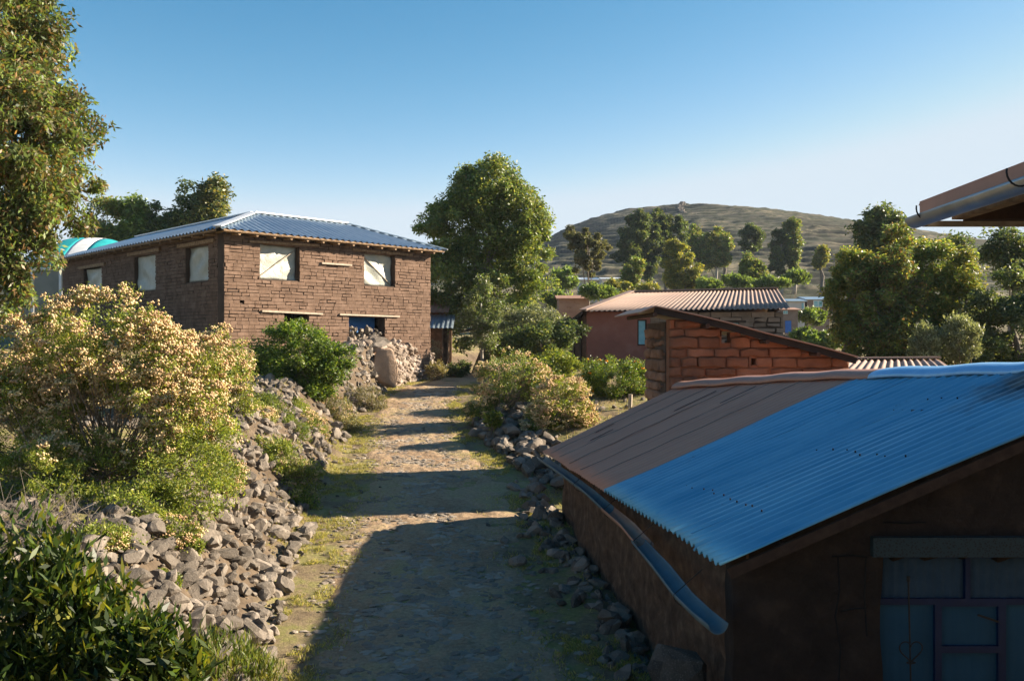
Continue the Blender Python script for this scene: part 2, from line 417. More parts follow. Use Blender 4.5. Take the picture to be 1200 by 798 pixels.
scatter('lm', 480, bankpos(18, 25, 2.2, 4.8), .04, .17, (0, .5))
scatter('lu', 420, bankpos(28.5, 33.5, .0, 1.1), .05, .2, (-.1, .5))
scatter('lf', 900, bankpos(9, 24, .0, 3.4), .02, .07, (0, .6))
scatter('lu', 520, bankpos(23.5, 32.5, .1, 2.6), .04, .19, (0, .6))
def wallfoot(r):
    y = r.uniform(9.4, 20); xw = 2.28-(y-9.15)*.15
    return xw-.12-abs(r.normal())*.36, y
scatter('rf', 330, wallfoot, .04, .19, (-.2, .5))
def rpile(r):
    y = r.uniform(20, 26.5); return float(np.interp(y, PY, PX)+np.interp(y, PY, PW))+.1+abs(r.normal())*.8, y
scatter('pt', 90, lambda r: (lambda y: (float(np.interp(y, PY, PX)+r.uniform(-1, 1)*np.interp(y, PY, PW)*.95), y))(r.uniform(9.5, 32)), .025, .075, (0, .3))
scatter('rp', 360, rpile, .06, .24, (0, 1.1))
def rpile2(r): return r.uniform(2, 6), r.uniform(22, 30)
scatter('rp', 90, rpile2, .05, .16)
ROCKS.sort(key=lambda k: -k[3]/k[1])
meshes = []
for i, (Vv, T) in enumerate(STONES):
    me = bpy.data.meshes.new('rock'); me.from_pydata([tuple(v) for v in Vv], [], [list(map(int, t)) for t in T]); me.materials.append(M_rock); meshes.append(me)
ZL = {'lf': ('angular brown rock in the rubble bank left of the path, nearest stretch', 'rocks heaped on the near left bank'),
      'lm': ('small brown rock on the rubble slope below the round dark green bush', 'rocks scattered on the slope below the green bush'),
      'lu': ('brown rock on the far left bank before the stone wall', 'rocks on the upper left bank'),
      'rf': ('shaded grey rock lying along the foot of the blue roofed shed wall', 'rocks along the shed wall foot'),
      'pt': ('small loose stone lying out on the trodden path', 'loose stones on the path'),
      'rp': ('grey brown rock in the heap where the shed ends, below the pale bush', 'rocks heaped past the far end of the shed')}
for k in ROCKS[:300]:
    o = bpy.data.objects.new('rock', meshes[k[5]]); C.objects.link(o)
    o.location = k[:3]; o.scale = (k[3],)*3
    o.rotation_euler = Matrix(k[4].tolist()).to_euler()
    tag(o, ZL[k[6]][0], 'rock', ZL[k[6]][1])
V, T = stones_mesh([k[:6] for k in ROCKS[300:]])
tag(mesh_obj('rubble', V, T, mat=M_rock), 'small loose rubble filling between the rocks on both banks', 'rubble', kind='stuff')
# cobbles trodden into the path
it = []
for _ in range(9500):
    y = R.uniform(8, 34); l = R.normal()*.42
    if abs(l) > .95: continue
    if fbm(y*.5, l*2, 2, 91) < .3: continue
    x = float(np.interp(y, PY, PX)+l*np.interp(y, PY, PW)); s = (.03+.08*R.random()**1.6)*(.75 if abs(l) > .6 else 1)
    a = R.uniform(0, 6.28); rz = np.array([[math.cos(a), -math.sin(a), 0], [math.sin(a), math.cos(a), 0], [0, 0, 1]])
    it.append((x, y, H(x, y)+.012-s*.12, s, rz, int(R.integers(len(STONES))), .34))
V, T = stones_mesh(it, LOWS)
tag(mesh_obj('cobbles', V, T, mat=M_cobble, smooth=False), 'flat worn cobbles trodden into the earth path', 'cobbles', kind='stuff')

# ------------------------------------------------------------------ leaves and plants
def leafset(P, L, W, droop, pal, r, up=0.0, var=.25):
    n = len(P)
    d = r.normal(size=(n, 3)); d[:, 2] = d[:, 2]*.6-droop*1.2+up; d /= np.linalg.norm(d, axis=1)[:, None]
    s = np.cross(d, r.normal(size=(n, 3))); s /= (np.linalg.norm(s, axis=1)[:, None]+1e-9)
    Ls = L*r.uniform(.6, 1.3, (n, 1)); Ws = W*r.uniform(.7, 1.2, (n, 1))
    a = P; b = P+d*Ls*.45+s*Ws*.5; c = P+d*Ls; e = P+d*Ls*.45-s*Ws*.5
    V = np.stack([a, b, c, e], 1).reshape(-1, 3)
    Q = np.arange(4*n).reshape(n, 4)
    pal = np.array(pal); k = r.integers(len(pal), size=n); t = pal[k]*r.uniform(1-var, 1+var, (n, 1))
    return V, Q, np.repeat(t, 4, 0)
def sample_clumps(ells, n, r, inner=.55):
    ells = np.array(ells, float)      # cx cy cz rx ry rz
    w = (ells[:, 3]*ells[:, 4]*ells[:, 5])**(2/3.); w /= w.sum()
    k = r.choice(len(ells), size=n, p=w); e = ells[k]
    d = r.normal(size=(n, 3)); d /= np.linalg.norm(d, axis=1)[:, None]
    rad = inner+(1-inner)*r.random((n, 1))**.7
    return e[:, :3]+d*rad*e[:, 3:]
EUC = [(0.123, 0.185, 0.044), (0.157, 0.217, 0.052), (0.2, 0.25, 0.062), (0.101, 0.152, 0.052), (0.267, 0.261, 0.078), (0.244, 0.203, 0.058)]
EUCDARK = [(0.077, 0.111, 0.043), (0.098, 0.139, 0.047), (0.068, 0.099, 0.047), (0.144, 0.152, 0.047)]
EUCGOLD = [(0.163, 0.198, 0.044), (0.243, 0.245, 0.051), (0.304, 0.264, 0.059), (0.122, 0.16, 0.044), (0.257, 0.228, 0.063)]
EUCBRON = [(0.104, 0.124, 0.041), (0.149, 0.138, 0.048), (0.223, 0.13, 0.055), (0.179, 0.146, 0.068), (0.074, 0.108, 0.041)]
OLIVE = [(0.156, 0.175, 0.099), (0.204, 0.225, 0.132), (0.12, 0.144, 0.077), (0.252, 0.263, 0.165)]
LIME = [(.14, .18, .03), (.19, .22, .04), (.09, .14, .025), (.24, .25, .05)]
GREEN = [(0.078, 0.144, 0.022), (0.125, 0.187, 0.028), (0.187, 0.23, 0.033), (0.062, 0.101, 0.022)]
FLB = [(0.202, 0.254, 0.041), (0.278, 0.314, 0.054), (0.14, 0.194, 0.032), (0.329, 0.329, 0.081), (0.113, 0.149, 0.027)]
FLOW = [(0.614, 0.44, 0.244), (0.712, 0.539, 0.298), (0.516, 0.343, 0.192), (0.761, 0.612, 0.352)]

def plant(name, label, cat, base, ells, nclump, nleaf, clr, L, W, droop, pal, bark, group=None, trunk=0.0, stems=0,
          flowers=0, fpal=FLOW, fsize=.03, inner=.55, seed=0, up=0, var=.25, limb=10, lean=None, flat=.8, stem_r=.012, fup=.6):
    r = np.random.default_rng(seed+1000)
    t = thing(name, label, cat, base, group)
    cl = sample_clumps(ells, nclump, r, inner)
    cen0 = cl.mean(0)[None]
    gz = hfun(cl[:, 0], cl[:, 1])+.08
    cl[:, 2] = np.maximum(cl[:, 2], gz)
    k = r.integers(nclump, size=nleaf)
    if trunk:
        out_ = r.random(nclump) < .16; cl[out_] = cen0+(cl[out_]-cen0)*r.uniform(1.03, 1.16, (out_.sum(), 1)); cl[:, 2] = np.minimum(cl[:, 2], (np.array(ells)[:, 2]+np.array(ells)[:, 5]*.9).max())
    cs = clr*r.uniform(.45, 1.25, nclump)*(.9 if trunk else 1)
    off = r.normal(size=(nleaf, 3))*np.array([1, 1, flat])
    # leaves sit towards the rim of each clump so it reads as a tuft
    nn = np.linalg.norm(off, axis=1)[:, None]; off = off/nn*np.minimum(nn, 2.2)**.75
    P = cl[k]+off*cs[k][:, None]*.62
    P[:, 2] = np.maximum(P[:, 2], hfun(P[:, 0], P[:, 1])+.02)
    cv = np.repeat(r.uniform(.72, 1.3, nclump)[k][:, None], 4, 0)
    V, Q, tn = leafset(P, L, W, droop, pal, r, up, var)
    tn = tn*cv
    mesh_obj('crown' if trunk else 'foliage', V, Q=Q, mat=M_leaf, parent=t, tint=tn)
    cen = np.average(cl, axis=0)
    base = np.array(base, float)
    if trunk:
        mb = MB(); top = cen.copy(); top[2] = cen[2]+(cl[:, 2].max()-cen[2])*.35
        if lean is not None: top[:2] = base[:2]+np.array(lean)
        pts = []; 
        for i in range(7):
            f = i/6.; p = base*(1-f)+top*f; p[:2] += r.normal(size=2)*trunk*.5*(f > 0)
            pts.append(p)
        pts[0][2] -= .2
        mb.tube(pts, [trunk*(1.25 if i == 0 else 1-.8*i/6.) for i in range(7)], 9)
        mb.build('trunk', bark, t, smooth=True)
        mb = MB()
        for i in range(limb):
            c = cl[r.integers(nclump)]; f = r.uniform(.25, .85); a = base*(1-f)+top*f
            m = (a+c)/2+np.array([0, 0, abs(c[2]-a[2])*.12]); mb.tube([a, m, c], [trunk*.35*(1.1-f), trunk*.2*(1.1-f)+.008, .008], 5)
        if limb: mb.build('limb', bark, t, smooth=True)
    if stems:
        mb = MB()
        for i in range(stems):
            c = cl[r.integers(nclump)]; b0 = base+np.append(r.normal(size=2)*np.array(ells)[:, 3].mean()*.3, 0)
            b0[2] = H(b0[0], b0[1])-.05
            m = b0*.45+c*.55; m[2] = b0[2]+(c[2]-b0[2])*.5; m[:2] += r.normal(size=2)*.06
            mb.tube([b0, m, c], [stem_r, stem_r*.7, stem_r*.35], 4)
        mb.build('stems', bark, t)
    if flowers:
        # flower heads on the outer skin of the plant, each a tuft of small buds
        idx = r.integers(nleaf, size=flowers*3); cand = P[idx]
        el = np.array(ells)
        dd = np.min(np.abs(np.sqrt((((cand[:, None, :]-el[None, :, :3])/el[None, :, 3:])**2).sum(-1))-1.08), axis=1)
        cand = cand[np.argsort(dd-fup*.15*(cand[:, 2]-cen[2]))[:flowers]]
        nb = 10
        c2 = np.repeat(cand, nb, 0)+r.normal(size=(flowers*nb, 3))*fsize*np.array([1.15, 1.15, .55])*(.6 if flowers < 40 else 1); c2[:, 2] += fsize*.6
        octv = np.array([(1, 0, 0), (-1, 0, 0), (0, 1, 0), (0, -1, 0), (0, 0, 1), (0, 0, -1)], float)
        octf = np.array([(0, 2, 4), (2, 1, 4), (1, 3, 4), (3, 0, 4), (2, 0, 5), (1, 2, 5), (3, 1, 5), (0, 3, 5)])
        s = fsize*r.uniform(.4, .72, (len(c2), 1, 1))
        Vf = (c2[:, None, :]+octv[None]*s*r.uniform(.8, 1.2, (len(c2), 6, 1))).reshape(-1, 3)
        Tf = (octf[None]+6*np.arange(len(c2))[:, None, None]).reshape(-1, 3)
        fp = np.array(fpal); tf = np.repeat(np.repeat(fp[r.integers(len(fp), size=flowers)], nb, 0)*r.uniform(.85, 1.15, (len(c2), 1)), 6, 0)
        if flowers < 40:
            for q in range(flowers): mesh_obj('flower_head', Vf[q*nb*6:(q+1)*nb*6], T=Tf[:nb*8], mat=M_flower, parent=t, tint=tf[q*nb*6:(q+1)*nb*6], smooth=True)
        else: mesh_obj('flower_heads', Vf, T=Tf, mat=M_flower, parent=t, tint=tf, smooth=True)
    return t
def E(d, *pe, dr=.9, dd=0):             # ellipses read in the photo turned into crown volumes at depth d
    out = []
    for i, e in enumerate(pe):
        px, py, rx, ry = e[:4]; de = d+(e[4] if len(e) > 4 else 0)
        c = at(px, py, de); out.append((c[0], c[1], c[2], rx/F*de, max(rx/F*de*dr, .05), ry/F*de))
    return out
def base_at(px, d):
    x = (px-CX)/F*d; return (x, d, H(x, d))

# ---- trees
plant('eucalyptus_tree', 'huge drooping bronze-green tree cut by the left edge of the photo', 'tree', base_at(-75, 20),
      E(20, (-40, 60, 95, 80), (-20, 190, 105, 90), (-70, 290, 80, 60), (30, 30, 38, 45), (90, 150, 24, 60, .5), (85, 215, 30, 42, .6),
        (22, 245, 45, 55), (20, 140, 60, 70, -.8), (0, 330, 26, 30), (-10, -30, 70, 50), (10, 285, 38, 50), (45, 205, 45, 50), (65, 245, 25, 22, .4), (30, 100, 42, 60)), 330, 90000, .42, .15, .055, .75, EUCBRON+EUC[:3], M_trunk, trunk=.28, seed=1, limb=26, var=.35)
plant('eucalyptus_tree', 'tall dense green tree beyond the path, right of the two storey house', 'tree', base_at(560, 44),
      E(44, (568, 232, 38, 48), (530, 270, 38, 48), (600, 262, 38, 50), (615, 310, 30, 60), (540, 330, 45, 55), (585, 340, 45, 50), (575, 228, 40, 40), (548, 250, 40, 48), (608, 265, 34, 45), (525, 385, 35, 40), (572, 222, 34, 12), (505, 285, 18, 35), (600, 385, 35, 35)),
      330, 95000, .55, .19, .08, .45, EUC[:5]+[(.17, .19, .055), (.14, .17, .05)], M_trunk, trunk=.3, seed=2, limb=24, inner=.5)
plant('young_tree', 'slim pale green young tree in front of the tall dense tree', 'tree', base_at(566, 40),
      E(40, (565, 365, 24, 28), (563, 340, 12, 16), (575, 385, 20, 22), (552, 382, 16, 20)), 80, 9000, .28, .13, .055, .3, OLIVE+EUC[:2], M_palebark, trunk=.09, seed=3, limb=10)
plant('grey_shrub', 'silvery grey green shrub between the tall tree and red house', 'shrub', base_at(632, 38),
      E(38, (625, 378, 26, 20), (655, 385, 18, 18), (600, 380, 14, 18)), 90, 9000, .3, .13, .05, -.1, OLIVE, M_trunk, stems=40, seed=4, up=.5)
plant('dark_tree', 'low dark tree left of the red house wall', 'tree', base_at(640, 33),
      E(33, (640, 400, 32, 20), (665, 392, 16, 16), (610, 402, 18, 16)), 60, 9000, .3, .13, .06, .1, EUCDARK, M_trunk, trunk=.1, seed=5, limb=10)
# behind the two storey house
for i, (px, els, lab, pal) in enumerate([
        (125, [(125, 262, 24, 28), (118, 285, 28, 22)], 'round dull green tree behind the house, second from the striped canopy', EUC),
        (157, [(156, 248, 11, 13), (160, 272, 15, 18)], 'small two lobed tree behind the house roof, between larger trees', EUC[:4]),
        (200, [(195, 258, 20, 25), (180, 270, 16, 20), (215, 245, 22, 32), (205, 280, 30, 16)], 'broad dark tree behind the middle of the house roof', EUCDARK),
        (248, [(249, 240, 17, 30), (240, 262, 20, 22)], 'pointed bronze tipped tree behind the roof corner', EUCDARK+EUC[4:])]):
    plant('eucalyptus_tree', lab, 'tree', base_at(px, 58), E(58, *els), 60, 8500, .6, .28, .13, .3, pal, M_trunk, group='trees behind the two storey house', trunk=.2, seed=20+i, limb=8)
# hill foot
HT = [
    (691, 72, 352, [(690, 298, 22, 24), (670, 280, 11, 12), (688, 272, 8, 8)], [(.13, .125, .065), (.11, .115, .055), (.155, .14, .08), (.09, .105, .05)], 'round crowned brown green tree on a bare thin trunk, left below the hill'),
    (735, 130, 330, [(742, 272, 16, 20), (735, 290, 18, 20), (745, 262, 9, 9)], EUCDARK, 'left tree of the dark clump below the hill top'),
    (782, 135, 330, [(785, 275, 20, 22), (775, 295, 18, 22), (795, 265, 12, 14)], EUCDARK, 'tallest tree of the dark clump below the hill top'),
    (762, 132, 330, [(762, 285, 18, 22), (758, 305, 16, 18)], EUCDARK, 'middle tree of the dark clump below the hill top'),
    (800, 95, 348, [(798, 310, 17, 24), (808, 318, 11, 18), (790, 325, 12, 14)], EUCGOLD, 'bright olive tree in front of the dark clump'),
    (742, 90, 348, [(742, 318, 10, 16), (738, 330, 8, 10)], EUC, 'small upright tree left of the bright olive tree'),
    (818, 150, 330, [(818, 285, 9, 17), (812, 290, 7, 12)], EUC, 'narrow tree at the right edge of the dark clump'),
    (838, 150, 325, [(835, 288, 12, 16), (845, 300, 10, 14), (830, 302, 9, 12)], EUCGOLD+EUC, 'rounded pale tree right of the dark clump'),
    (848, 165, 318, [(848, 280, 8, 7)], EUC, 'small round tree just behind the rounded pale tree'),
    (881, 150, 318, [(881, 279, 13, 14), (884, 270, 7, 6)], EUCDARK, 'lollipop shaped tree high on the slope'),
    (881, 100, 345, [(882, 318, 12, 16), (876, 325, 9, 10), (890, 322, 7, 10)], EUC, 'small tree directly below the lollipop shaped tree'),
    (915, 140, 322, [(914, 290, 9, 22), (916, 275, 6, 8)], EUCDARK, 'left of two slender trees on the slope'),
    (930, 140, 322, [(928, 285, 8, 20), (930, 263, 6, 7)], EUC, 'right of two slender trees on the slope'),
    (962, 135, 318, [(962, 300, 6, 8)], EUCGOLD, 'tiny tree alone on the slope right of the slender pair'),
    (740, 85, 352, [(725, 338, 14, 9), (760, 340, 14, 8)], EUCGOLD, 'low olive bush line beneath the small upright tree')]
for i, (px, d, by, els, pal, lab) in enumerate(HT):
    if i not in (0, 9): els = els+[(els[0][0]+(-1)**i*els[0][2]*.4, els[0][1]+els[0][3]*.95, els[0][2]*.85, els[0][3]*.6), (els[0][0]-(-1)**i*els[0][2]*.6, els[0][1]-els[0][3]*.5, els[0][2]*.5, els[0][3]*.8)]
    b = base_at(px, d); n = int(5000+24*sum(e[2]*e[3] for e in els)**.95)
    plant('hillside_tree', lab, 'tree', b, E(d, *els), 26+len(els)*12, min(n, 26000), .0046*d, d*.0027, d*.0014, .2, pal, M_palebark if i in (7, 11, 12) else M_trunk, group='trees at the foot of the hill', trunk=d*.0022, seed=40+i, limb=5)
# right hand trees
RT = [
    (1030, 62, [(1032, 262, 24, 16), (1015, 272, 14, 12), (1045, 270, 14, 16), (1035, 290, 26, 20)], EUCDARK, 'dark tree rising behind the right hand clump', .3, .14),
    (990, 36, [(1000, 315, 20, 30), (995, 345, 22, 36), (1010, 390, 32, 36), (1012, 330, 22, 40)], EUC+EUCGOLD, 'leftmost tree of the big clump on the right', .15, .07),
    (1043, 35, [(1045, 300, 26, 34), (1035, 340, 36, 40), (1050, 390, 40, 36), (1062, 325, 24, 36)], EUC+EUCBRON, 'tallest tree of the big clump on the right', .15, .07),
    (1092, 36, [(1092, 315, 24, 34), (1090, 350, 32, 40), (1088, 395, 36, 32)], EUC, 'third tree of the big clump on the right', .15, .07),
    (1128, 35, [(1128, 325, 20, 30), (1125, 360, 27, 36), (1120, 400, 30, 30)], EUC+EUCGOLD, 'rightmost rounded tree of the big clump', .15, .07),
    (1122, 70, [(1122, 285, 14, 9), (1112, 290, 10, 8)], EUCDARK, 'distant low dark tree between the clump and the near eave', .3, .14),
    (1180, 44, [(1182, 285, 20, 18), (1165, 295, 14, 12), (1195, 310, 24, 30)], EUCDARK, 'open branched dark tree under the near eave', .2, .09),
    (1190, 31, [(1192, 340, 28, 42), (1165, 370, 28, 34), (1205, 385, 55, 48), (1150, 405, 36, 28), (1185, 415, 40, 24)], EUCDARK+OLIVE[:1], 'dark tree at the right edge behind the blue roof', .14, .06)]
for i, (px, d, els, pal, lab, L, W) in enumerate(RT):
    n = int(min(30000, 7.5*sum(e[2]*e[3] for e in els)))
    plant('eucalyptus_tree', lab, 'tree', base_at(px, d), E(d, *els), 40+len(els)*18, n, d*.0105, L, W, .4, pal, M_trunk, group='trees on the right', trunk=.16, seed=70+i, limb=12)
for i, (px, py, rx, ry, lab) in enumerate([(1085, 403, 16, 22, 'pale silvery shrub, left of two behind the blue roof ridge'), (1125, 398, 20, 26, 'taller pale silvery shrub behind the blue roof ridge')]):
    plant('silver_shrub', lab, 'shrub', base_at(px, 27), E(27, (px, py, rx, ry)), 50, 6000, .2, .11, .04, -.3, OLIVE, M_stem, stems=24, seed=90+i, up=.9, group='silvery shrubs behind the shed')

# ---- shrubs
plant('flowering_shrub', 'big shrub covered in cream pink seed heads on the left bank', 'shrub', base_at(130, 14.2),
      E(14, (125, 405, 92, 62), (60, 440, 70, 70, .4), (195, 440, 72, 55), (225, 500, 55, 60), (150, 500, 95, 85, .4), (215, 560, 66, 50, -.6), (165, 600, 55, 36, -1.2), (45, 560, 60, 40, -.8), (30, 500, 60, 60, .6), (270, 445, 22, 28, 1), (15, 440, 60, 60, .6), (90, 560, 70, 50, -.4)),
      540, 105000, .19, .055, .022, -.2, FLB, M_stem, stems=260, flowers=3700, fsize=.034, seed=101, up=.5, stem_r=.013, inner=.6)
plant('flowering_shrub', 'smaller dusty cream shrub just right of the biggest one, below the house corner', 'shrub', base_at(262, 19.5),
      E(19.5, (262, 425, 32, 36), (285, 460, 14, 24), (235, 420, 24, 30)), 90, 11000, .2, .06, .025, -.2, FLB+[(.15, .13, .07)], M_stem, stems=60, flowers=420, fsize=.038, seed=102, up=.5)
plant('green_bush', 'round dark green glossy bush below the house wall', 'bush', base_at(350, 25),
      E(25, (345, 420, 52, 42), (385, 425, 32, 24), (320, 440, 30, 30), (360, 450, 38, 22)), 170, 30000, .25, .09, .045, 0, GREEN, M_stem, stems=50, seed=103, up=.3)
plant('low_shrub', 'ragged yellow green shrub at the path edge, below the rubble slope', 'shrub', base_at(340, 19),
      E(19, (345, 562, 32, 26), (325, 540, 28, 26), (352, 590, 22, 16, -.5)), 110, 11000, .15, .055, .024, -.2, LIME+FLB, M_stem, stems=80, flowers=170, fsize=.026, fpal=[(.5, .42, .2), (.45, .33, .2)], seed=104, up=.6)
plant('low_shrub', 'thin sprawling green shrub lying on the rubble slope', 'shrub', base_at(330, 21.5),
      E(21.5, (325, 515, 22, 18), (350, 508, 14, 12)), 50, 3600, .15, .055, .022, -.2, LIME[:3], M_stem, stems=50, seed=105, up=.7)
plant('dry_shrub', 'dry straw coloured shrub between the green bush and path', 'shrub', base_at(395, 25.5),
      E(25.5, (390, 478, 20, 18), (402, 500, 20, 15), (375, 492, 16, 12)), 90, 7500, .17, .07, .02, -.3, [(.26, .22, .12), (.2, .19, .09), (.13, .15, .05)], M_stem, stems=90, flowers=60, fsize=.03, seed=106, up=.8)
plant('dry_shrub', 'greyish dry shrub beneath the pale boulder', 'shrub', base_at(430, 29),
      E(29, (432, 465, 18, 12), (415, 478, 12, 10), (440, 478, 14, 9)), 60, 4200, .17, .07, .018, -.3, [(.28, .24, .17), (.2, .18, .12), (.14, .14, .07)], M_stem, stems=70, seed=107, up=.8)
plant('dry_shrub', 'small tan shrub at the foot of the stone wall', 'shrub', base_at(511, 36),
      E(36, (512, 436, 12, 11)), 30, 2400, .14, .09, .03, -.3, [(.24, .2, .1), (.18, .16, .07)], M_stem, stems=30, seed=108, up=.8)
plant('green_bush', 'very dark small bush where the path disappears', 'bush', base_at(532, 38.5),
      E(38.5, (532, 436, 12, 9), (545, 430, 8, 7)), 30, 3200, .18, .1, .045, 0, EUCDARK, M_stem, stems=12, seed=109)
plant('flowering_shrub', 'grey lilac bush at the house corner beyond the stone wall', 'shrub', base_at(503, 39.5),
      E(39.5, (506, 412, 9, 14)), 24, 1800, .16, .09, .03, -.2, [(.3, .25, .2), (.2, .18, .12)], M_stem, stems=20, seed=110, up=.7)
plant('flowering_shrub', 'dark flowering shrub at the right edge of the path, left of two grown together', 'shrub', base_at(590, 26.5),
      E(26.5, (600, 445, 40, 32), (572, 475, 26, 25), (625, 470, 26, 28)), 150, 17000, .24, .07, .03, -.2, FLB[2:]+EUC[:2], M_stem, stems=110, flowers=420, fsize=.042, seed=111, up=.5, group='shrubs right of the path')
plant('flowering_shrub', 'sunny pinkish flowering shrub above the rock heap', 'shrub', base_at(652, 24.5),
      E(24.5, (660, 478, 32, 38), (640, 495, 26, 26), (680, 492, 18, 24)), 140, 15000, .2, .06, .026, -.2, FLB, M_stem, stems=120, flowers=560, fsize=.04, seed=112, up=.5, group='shrubs right of the path')
plant('green_bush', 'vivid light green bush peeking over the flowering shrubs', 'bush', base_at(648, 29),
      E(29, (650, 430, 30, 16), (630, 425, 16, 12)), 70, 7000, .22, .09, .045, 0, LIME, M_stem, stems=30, seed=113, up=.4, group='shrubs right of the path')
plant('marigold_bush', 'rounded green bush dotted with orange flowers by the red block wall', 'bush', base_at(725, 27.5),
      E(27.5, (722, 445, 36, 26), (700, 440, 18, 20), (742, 445, 20, 24)), 110, 14000, .2, .07, .032, -.1, LIME[2:]+GREEN, M_stem, stems=40, flowers=26, fsize=.035, fpal=[(.85, .35, .02), (.8, .45, .04)], seed=114, up=.4)
plant('leafy_bush', 'dark leafy bush with upright shoots filling the bottom left corner', 'bush', base_at(40, 6.6),
      E(6.3, (50, 680, 55, 56), (15, 750, 85, 85), (100, 750, 75, 60), (60, 810, 120, 60), (170, 790, 55, 46, -.2)),
      150, 11500, .19, .12, .032, -.3, [(.022, .042, .008), (.035, .062, .01), (.06, .09, .012), (.15, .15, .02)], M_stem, stems=120, seed=115, up=.9, stem_r=.008, inner=.4, var=.45)  # leaf palette darkened, the shade in this corner is put into the colours
plant('leafy_bush', 'low bright feathery weed at the bottom edge beside the path', 'plant', base_at(265, 7.6),
      E(7.4, (250, 775, 48, 22), (300, 790, 26, 14), (215, 790, 40, 22)), 46, 2600, .12, .09, .012, -.5, [(.08, .12, .02), (.12, .15, .03), (.15, .15, .04)], M_stem, stems=40, seed=116, up=1.6, stem_r=.005)
for i, (px, py, d, rx, ry, lab) in enumerate([
        (200, 682, 11.3, 12, 8, 'small weed sprouting among the near rocks'), (228, 640, 12.5, 9, 6, 'tiny yellowish weed between pale rocks'),
        (578, 492, 24.2, 7, 9, 'small upright flower head plant on the rock heap'), (830, 335, 92, 14, 6, 'round hedge bush left on the terraces'),
        (866, 330, 98, 16, 5, 'low hedge bush in the middle of the terraces'), (935, 325, 105, 12, 5, 'low hedge bush under the slender trees'),
        (905, 332, 96, 18, 5, 'flat hedge bush above the red house ridge'), (952, 372, 76, 14, 7, 'green bush before the far brown house'),
        (940, 393, 66, 9, 6, 'bush at the foot of the far brown house'), (965, 400, 60, 22, 10, 'dark bushes beneath the far brown house'),
        (662, 326, 90, 18, 12, 'round grey green bush left of the far roofs'), (652, 352, 72, 16, 8, 'dark hedge bush under the round grey bush'),
        (700, 342, 66, 20, 7, 'olive bush right behind the hip of the tan roof')]):
    L = d*.0045 if d > 40 else d*.004
    plant('bush', lab, 'bush', base_at(px, d), E(d, (px, py, rx, ry)), 22, 1300 if d < 40 else 3000, d*.008*.6, L, L*.5, -.1, LIME if d < 40 else EUC[:4], M_stem, stems=8, seed=130+i, up=.4, stem_r=.01)
for i, (px, py, d, rx, ry, lab) in enumerate([
        (205, 625, 12.4, 30, 18, 'straggly yellow green shrub hanging over the near rocks below the big shrub'),
        (130, 650, 11.2, 26, 20, 'straggly shrub among the near rocks behind the corner bush'),
        (262, 560, 15.5, 22, 24, 'bushy green shoot on the bank edge right of the big shrub'),
        (300, 500, 20.5, 26, 18, 'pale shrub spilling over the rubble left of the sprawling green one'),
        (365, 505, 23.0, 22, 20, 'dusty low shrub on the rubble beneath the round green bush')]):
    plant('low_shrub', lab, 'shrub', base_at(px, d), E(d, (px, py, rx, ry), (px-rx*.5, py+ry*.4, rx*.7, ry*.7)), 60, 4200, .13, .05, .02, -.2, FLB+LIME[:2], M_stem, stems=60, flowers=120, fsize=.026, seed=170+i, up=.5, group='low shrubs spilling over the left bank')
# dead twigs at the left edge
mb = MB(); r = np.random.default_rng(5)
b = base_at(20, 11)
for i in range(420):
    a = np.array(b)+np.array([r.normal()*.45, r.normal()*.5, 0]); a[2] = H(a[0], a[1])
    d = np.array([r.normal(), r.normal()*.6, abs(r.normal())*1.0+.2]); d /= np.linalg.norm(d); l = r.uniform(.2, .6)
    m = a+d*l*.5; e = m+(d+r.normal(size=3)*.5)*l*.5
    mb.tube([a, m, e], [.005, .004, .002], 4)
tag(mb.build('dead_brush', M_trunk, origin=b), 'tangle of bare grey twigs at the left edge under the big shrub', kind='stuff')

# ---- grass
def grass(nm, label, n, fpos, L, pal, seed):
    r = np.random.default_rng(seed)
    P = fpos(r, n); z = hfun(P[:, 0], P[:, 1]); P = np.column_stack([P, z])
    V, Q, t = leafset(P, L, L*.13, -1.0, pal, r, 0, .3)
    tag(mesh_obj(nm, V, Q=Q, mat=M_grass, tint=t), label, 'grass', kind='stuff')
def gp(r, n):
    y = 8+(36-8)*r.random(n)**1.3; side = r.choice([-1, 1], size=n); l = .96+r.normal(size=n)*.2
    x = np.interp(y, PY, PX)+side*l*np.interp(y, PY, PW)
    k = (fbm(x*1.1, y*1.1, 3, 61) > .40) & (vnoise(x*7, y*7, 62) > .45)
    return np.column_stack([x, y])[k]
grass('verge_grass', 'short yellow green grass along both path edges', 150000, gp, .075, [(.28, .27, .07), (.36, .32, .09), (.19, .21, .05), (.44, .37, .16)], 3)
def gp2(r, n):
    y = r.uniform(20, 48, n); x = r.uniform(-1, 12, n)
    k = x > np.interp(y, PY, PX)+np.interp(y, PY, PW)*1.05
    return np.column_stack([x, y])[k]
grass('dry_grass', 'taller dry grass on the ground right of the path', 22000, gp2, .13, [(.34, .27, .14), (.25, .2, .1), (.2, .19, .07)], 4)
def gp3(r, n):
    y = r.uniform(9, 34, n); t = r.uniform(1.5, 9, n)
    x = np.interp(y, PY, PX)-np.interp(y, PY, PW)-t
    k = fbm(x*.7, y*.7, 3, 66) > .45
    return np.column_stack([x, y])[k]
grass('bank_grass', 'dry grass tufts on top of the left bank', 16000, gp3, .12, [(.3, .25, .12), (.2, .19, .08), (.16, .17, .06)], 5)

